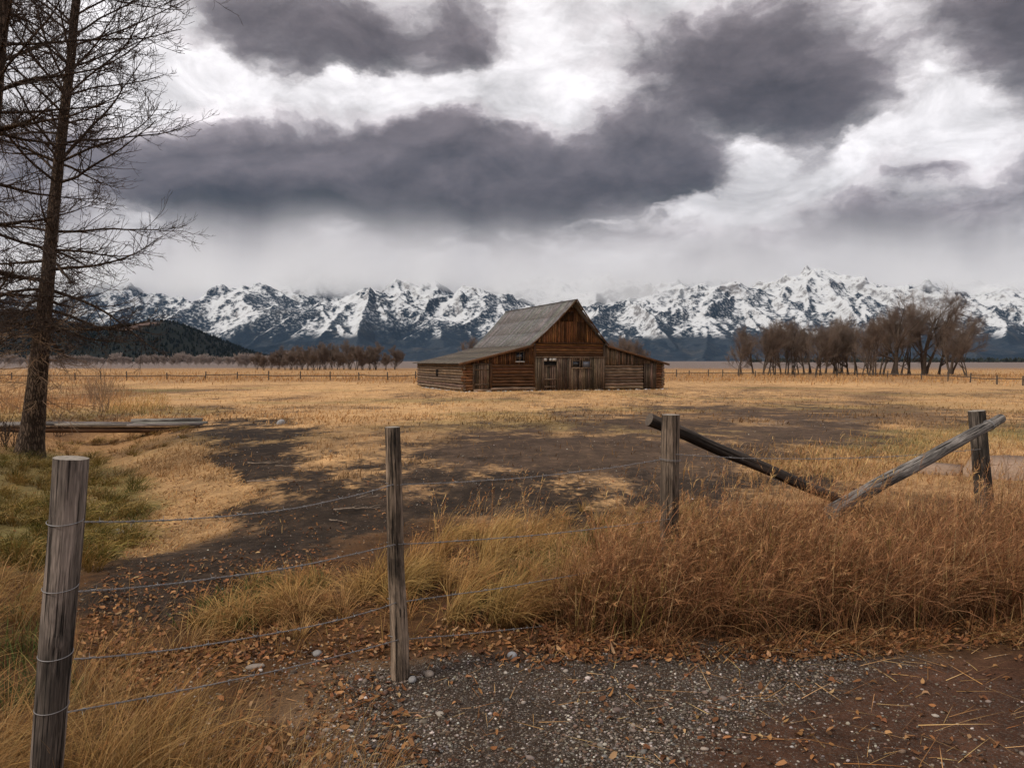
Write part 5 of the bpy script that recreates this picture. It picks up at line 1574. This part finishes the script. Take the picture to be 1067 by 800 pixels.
def foreground_grass():
    mb = MB()
    # golden tussocks along the wires
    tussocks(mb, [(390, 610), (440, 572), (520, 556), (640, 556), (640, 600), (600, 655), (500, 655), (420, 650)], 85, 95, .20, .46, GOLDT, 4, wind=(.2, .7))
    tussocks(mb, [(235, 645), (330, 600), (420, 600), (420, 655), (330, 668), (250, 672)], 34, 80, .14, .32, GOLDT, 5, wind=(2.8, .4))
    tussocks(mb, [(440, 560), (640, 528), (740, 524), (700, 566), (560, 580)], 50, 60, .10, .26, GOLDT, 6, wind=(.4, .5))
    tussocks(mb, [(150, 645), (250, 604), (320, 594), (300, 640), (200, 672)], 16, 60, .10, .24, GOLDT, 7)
    n = 900
    p = in_poly([(150, 690), (240, 640), (400, 590), (640, 540), (720, 560), (620, 670), (430, 676)], n, 10, 1.4, .38, 44); c = pal(n, GOLDT, .3)
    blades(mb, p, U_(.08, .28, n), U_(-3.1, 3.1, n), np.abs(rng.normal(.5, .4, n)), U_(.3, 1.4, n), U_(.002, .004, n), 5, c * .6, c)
    n = 120
    p = in_poly([(440, 640), (600, 640), (560, 560), (440, 575)], n, 10, 1.2, .3, 8); az = rng.normal(.3, .8, n)
    C, th = blades(mb, p, U_(.4, .75, n), az, np.abs(rng.normal(.1, .12, n)), U_(.15, .8, n), U_(.0025, .004, n), 6, pal(n, STRAW, .2) * .7, pal(n, STRAW, .2))
    for j in range(6):
        f = j / 5; st = C[:, -2] * (1 - f) + C[:, -1] * f; cc = pal(n, STRAW, .2)
        blades(mb, st, U_(.02, .05, n), az + rng.normal(0, .6, n), th[:, -1] + rng.normal(.1, .3, n), U_(.1, .5, n), U_(.004, .007, n), 2, cc, cc)
    # the clump round the thick post and the loose stalks near the camera
    tussocks(mb, [(-120, 690), (60, 668), (150, 690), (185, 760), (150, 880), (-120, 900)], 62, 80, .22, .56, STRAW + GOLDT, 9, w=(.0016, .0036), rad=.06, wind=(-.4, .5), bend=(.5, 1.8))
    tussocks(mb, [(70, 740), (190, 745), (250, 800), (240, 930), (60, 930)], 14, 60, .14, .38, STRAW + GOLDT, 10, w=(.0014, .003), rad=.05, bend=(.4, 1.6))
    tussocks(mb, [(-100, 600), (40, 610), (70, 680), (-100, 690)], 24, 60, .18, .44, STRAW + GOLDT, 12, w=(.002, .004), wind=(-.3, .6))
    for poly, n, l0, l1, sd, az0, sdz in (([(60, 720), (170, 740), (240, 800), (240, 930), (-60, 930)], 900, .15, .50, 10, .4, 1.0), ([(190, 765), (400, 790), (420, 930), (190, 930)], 800, .14, .42, 11, .7, .6), ([(60, 640), (230, 640), (260, 740), (90, 740)], 170, .12, .42, 15, .6, .9)):
        p = in_poly(poly, n, 14, 1.2, .30, sd); c = pal(n, STRAW + [(.46, .30, .13), (.22, .11, .04)], .3)
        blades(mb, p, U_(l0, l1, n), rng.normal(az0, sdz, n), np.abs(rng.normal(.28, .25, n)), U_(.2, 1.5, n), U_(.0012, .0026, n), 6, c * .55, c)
    # straw lying on the track
    n = 170
    p = in_poly([(700, 690), (900, 668), (1100, 660), (1100, 800), (880, 800), (640, 720)], n, 14); p[:, 2] += .006; c = pal(n, STRAW, .25)
    blades(mb, p, U_(.06, .34, n), rng.normal(.1, 1.0, n), U_(1.40, 1.55, n), U_(-.06, .16, n), U_(.0015, .004, n), 5, c, c)
    n = 160
    p = in_poly([(150, 700), (420, 690), (700, 690), (700, 800), (150, 800)], n, 14); p[:, 2] += .006; c = pal(n, STRAW, .25)
    blades(mb, p, U_(.05, .20, n), U_(-3, 3, n), U_(1.45, 1.56, n), U_(-.06, .06, n), U_(.002, .004, n), 4, c, c)
    o = mb.build('dry_grass', M_BLADE)
    tag(o, 'dry golden grass in tussocks and loose stalks along the wire fence', 'grass', kind='stuff')
foreground_grass()

def green_grass():
    mb = MB()
    tussocks(mb, [(-60, 470), (60, 466), (130, 486), (165, 520), (150, 570), (90, 592), (-60, 600)], 230, 55, .16, .38, GREENS + [(.36, .20, .07), (.42, .26, .08)], 20, w=(.004, .008), rad=.11, wind=(-.7, .8), dark=.42, segs=5)
    tussocks(mb, [(60, 440), (190, 446), (180, 462), (120, 480), (60, 476)], 60, 40, .12, .32, GREENS[2:4] + [(.30, .15, .06), (.36, .20, .08)], 21, w=(.006, .010), rad=.12, wind=(-.5, .6), segs=4)
    for poly, n, l0, l1, sd in (([(180, 655), (215, 620), (330, 596), (345, 615), (260, 660)], 900, .05, .16, 22), ([(600, 570), (690, 540), (720, 545), (680, 590)], 700, .08, .2, 23), ([(-40, 640), (20, 630), (60, 680), (90, 730), (-40, 760)], 700, .08, .25, 24), ([(500, 640), (600, 600), (640, 560), (560, 570)], 600, .1, .25, 25)):
        p = in_poly(poly, n, 8, 1.6, .25, sd); c = pal(n, [(.07, .10, .025), (.10, .12, .03), (.05, .07, .02), (.2, .16, .05)], .3)
        blades(mb, p, U_(l0, l1, n), U_(-3, 3, n), np.abs(rng.normal(.3, .3, n)), U_(.3, 1.3, n), U_(.004, .008, n), 4, c * .5, c)
    o = mb.build('green_grass', M_BLADE)
    tag(o, 'yellow green grass of the ditch bank and in patches by the fence', 'grass', kind='stuff')
green_grass()

def meadow_grass():
    mb = MB()
    def scatter(poly, n, l0, l1, w0, w1, sd, dark_ok=.12, pals=None, clump=1.2, cs=1.2, bright=1.15, lean=.45):
        p = in_poly(poly, n, 8, clump, cs, sd)
        c, g = zone_colour(p[:, 0], p[:, 1], p[:, 2])
        lum = c.sum(1)
        k = rng.random(n) < np.clip((lum - .10) / .30, dark_ok, 1) * np.clip(1 - 1.2 * g, 0, 1)
        p, c = p[k], c[k]; m = len(p)
        if pals is not None: c = c * .35 + .65 * pal(m, pals, .25)
        c = np.maximum(c, OCHRE * .75)
        c = np.clip(c * bright * rng.uniform(.75, 1.35, (m, 1)), .004, .8)
        blades(mb, p, U_(l0, l1, m), rng.normal(.2, 1.5, m), np.abs(rng.normal(lean, .35, m)), U_(.2, 1.2, m), U_(w0, w1, m), 3, c * .9, c)
    scatter([(-20, 398), (1090, 398), (1090, 440), (-20, 440)], 26000, .08, .20, .02, .05, 30, .05, cs=3)
    scatter([(-20, 436), (1090, 436), (1090, 500), (-20, 500)], 24000, .05, .14, .009, .022, 31, .04, cs=1.6)
    scatter([(90, 490), (260, 465), (300, 560), (80, 640)], 9000, .03, .10, .005, .010, 32, .03, STRAW, cs=.5, lean=.9)
    scatter([(260, 490), (1090, 490), (1090, 560), (400, 560)], 9000, .03, .11, .005, .012, 33, .02, cs=.8)
    scatter([(-20, 398), (120, 396), (140, 412), (70, 428), (-20, 430)], 5000, .30, .65, .014, .03, 34, .4, [(.27, .13, .06), (.20, .10, .05), (.34, .19, .08)], cs=2.2, lean=.15)
    scatter([(-20, 386), (440, 388), (440, 397), (-20, 397)], 5000, .3, .7, .05, .12, 35, .4, [(.34, .17, .06), (.27, .13, .05), (.42, .24, .09)], cs=8, lean=.15)
    scatter([(690, 386), (1090, 386), (1090, 399), (690, 396)], 5000, .3, .7, .05, .12, 36, .4, [(.34, .17, .06), (.27, .13, .05), (.42, .24, .09)], cs=8, lean=.15)
    scatter([(735, 486), (760, 466), (960, 444), (1090, 440), (1090, 474), (950, 482), (900, 500), (820, 500)], 6500, .05, .20, .008, .016, 37, .3, STRAW + [(.20, .15, .05), (.16, .13, .04), (.30, .16, .06), (.22, .11, .045)], cs=.8, lean=.5, clump=2.0)
    scatter([(105, 412), (170, 408), (175, 428), (110, 432)], 2200, .15, .4, .012, .03, 38, .4, GREENS + STRAW + [(.30, .16, .06)], cs=1.0, lean=.3)
    scatter([(440, 404), (700, 404), (700, 412), (440, 412)], 2500, .10, .30, .015, .03, 39, .3, STRAW, cs=1.0, lean=.3)
    o = mb.build('meadow_grass', M_BLADE)
    tag(o, 'short dry grass of the open meadow', 'grass', kind='stuff')
meadow_grass()

def fallen_leaves():
    mb = MB()
    pts = []
    for poly, n, cl in (([(140, 700), (200, 640), (330, 590), (450, 550), (600, 545), (720, 532), (740, 640), (600, 690), (430, 690), (300, 690)], 5200, 1.3), ([(555, 640), (640, 650), (760, 656), (900, 652), (1100, 630), (1100, 668), (900, 682), (700, 690), (560, 692)], 3800, 1.2),
                        ([(70, 660), (120, 592), (330, 572), (360, 620), (240, 700), (120, 720)], 2400, 1.0), ([(430, 690), (1090, 680), (1090, 800), (430, 800)], 330, 0), ([(100, 680), (400, 670), (440, 800), (100, 800)], 1500, 1.2), ([(380, 500), (700, 480), (720, 540), (400, 560)], 500, 1.2),
                        ([(100, 480), (200, 470), (230, 540), (60, 600)], 900, 1.2), ([(200, 470), (400, 490), (420, 560), (240, 600)], 500, 1.0), ([(-40, 480), (100, 500), (60, 600), (-40, 600)], 500, 1)):
        pts.append(in_poly(poly, n, 12, cl, .4, 60 + n % 7))
    p = np.vstack(pts); n = len(p)
    L = U_(.018, .052, n); W = L * U_(.32, .55, n)
    s = np.array([(-.5, 0), (-.2, .5), (.18, .42), (.5, 0), (.18, -.42), (-.2, -.5)])
    mid = np.array([(-.2, 0), (.18, 0)])
    loc = np.vstack([s, mid])
    X = loc[None, :, 0] * L[:, None]; Yv = loc[None, :, 1] * W[:, None]
    fold = U_(.1, .8, n); curl = rng.normal(0, 1.0, n)
    Z = np.abs(Yv) * fold[:, None] + curl[:, None] * X ** 2 / L[:, None] + .004
    V = np.stack([X, Yv, Z], -1)
    a = U_(0, 6.28, n); tx = rng.normal(0, .35, n); ty = rng.normal(0, .35, n)
    V[..., 2] += V[..., 0] * tx[:, None] + V[..., 1] * ty[:, None]
    ca, sa = np.cos(a)[:, None], np.sin(a)[:, None]
    V = np.stack([V[..., 0] * ca - V[..., 1] * sa, V[..., 0] * sa + V[..., 1] * ca, V[..., 2] + L[:, None] * .12], -1) + p[:, None]
    T = np.array([(0, 6, 1), (0, 5, 6), (3, 2, 7), (3, 7, 4)]); Qd = np.array([(1, 6, 7, 2), (6, 5, 4, 7)])
    off = (np.arange(n) * 8)[:, None, None]
    c = pal(n, [(.24, .105, .040), (.17, .072, .030), (.32, .165, .070), (.11, .050, .025), (.36, .22, .115), (.07, .036, .02)], .3, [.25, .23, .14, .18, .06, .14])
    mb.add(V.reshape(-1, 3), (Qd[None] + off).reshape(-1, 4), (T[None] + off).reshape(-1, 3), np.repeat(c, 8, 0))
    o = mb.build('fallen_leaves', M_BLADE)
    tag(o, 'curled orange brown fallen leaves strewn along the fence and the reeds', 'leaves', kind='stuff')
fallen_leaves()

def gravel():
    mb = MB()
    pts = [in_poly([(300, 800), (340, 730), (360, 690), (430, 686), (560, 682), (700, 668), (900, 670), (1000, 690), (1090, 740), (1090, 810), (300, 810)], 20000, 14, .9, .5, 80),
           in_poly([(150, 690), (330, 660), (420, 690), (400, 810), (180, 810)], 2600, 14, 1.3, .4, 81), in_poly([(820, 690), (1090, 660), (1090, 800), (820, 800)], 900, 10)]
    p = np.vstack(pts); n = len(p)
    px, py = topx(p[:, 0], p[:, 1], p[:, 2])
    red = polymask(px + 40 * fbm(p[:, 0] * 2, p[:, 1] * 2, 3, 5), py, POLY['red'], 40)
    k = rng.random(n) > red * .88
    p = p[k]
    fl = np.vstack([in_poly(POLY['dark'], 1500, 10, 1.0, 1.5, 83), in_poly(POLY['midbrown'], 900, 10, 1.2, 2.5, 84)])
    nf = len(fl); p = np.vstack([p, fl]); n = len(p)
    if _ico is None: stone_shape(.1)
    V0, F0 = _ico
    s = .0022 + .0066 * rng.random(n) ** 2.0 + .013 * (rng.random(n) < .02) * rng.random(n)
    s[n - nf:] = (.0035 + .004 * rng.random(nf) ** 2) * np.clip(p[n - nf:, 1] / 7, 1, 3.5)
    V = V0[None] * (1 + rng.uniform(-.28, .28, (n, 12, 1))) * np.stack([U_(.9, 1.5, n), U_(.7, 1.1, n), U_(.4, .8, n)], 1)[:, None] * s[:, None, None]
    a = U_(0, 6.28, n); ca, sa = np.cos(a)[:, None], np.sin(a)[:, None]
    V = np.stack([V[..., 0] * ca - V[..., 1] * sa, V[..., 0] * sa + V[..., 1] * ca, V[..., 2]], -1) + p[:, None]
    V[..., 2] += s[:, None] * .25
    c = pal(n, [(.15, .12, .095), (.25, .21, .175), (.080, .058, .043), (.40, .355, .31), (.13, .082, .055), (.12, .108, .10)], .3, [.27, .17, .26, .06, .16, .08])
    off = (np.arange(n) * 12)[:, None, None]
    mb.add(V.reshape(-1, 3), None, (F0[None] + off).reshape(-1, 3), np.repeat(c, 12, 0))
    o = mb.build('gravel_stones', mat_attr('gravel_stone', .85, .2))
    tag(o, 'loose grey gravel along the track in front of the fence', 'gravel', kind='stuff')
gravel()
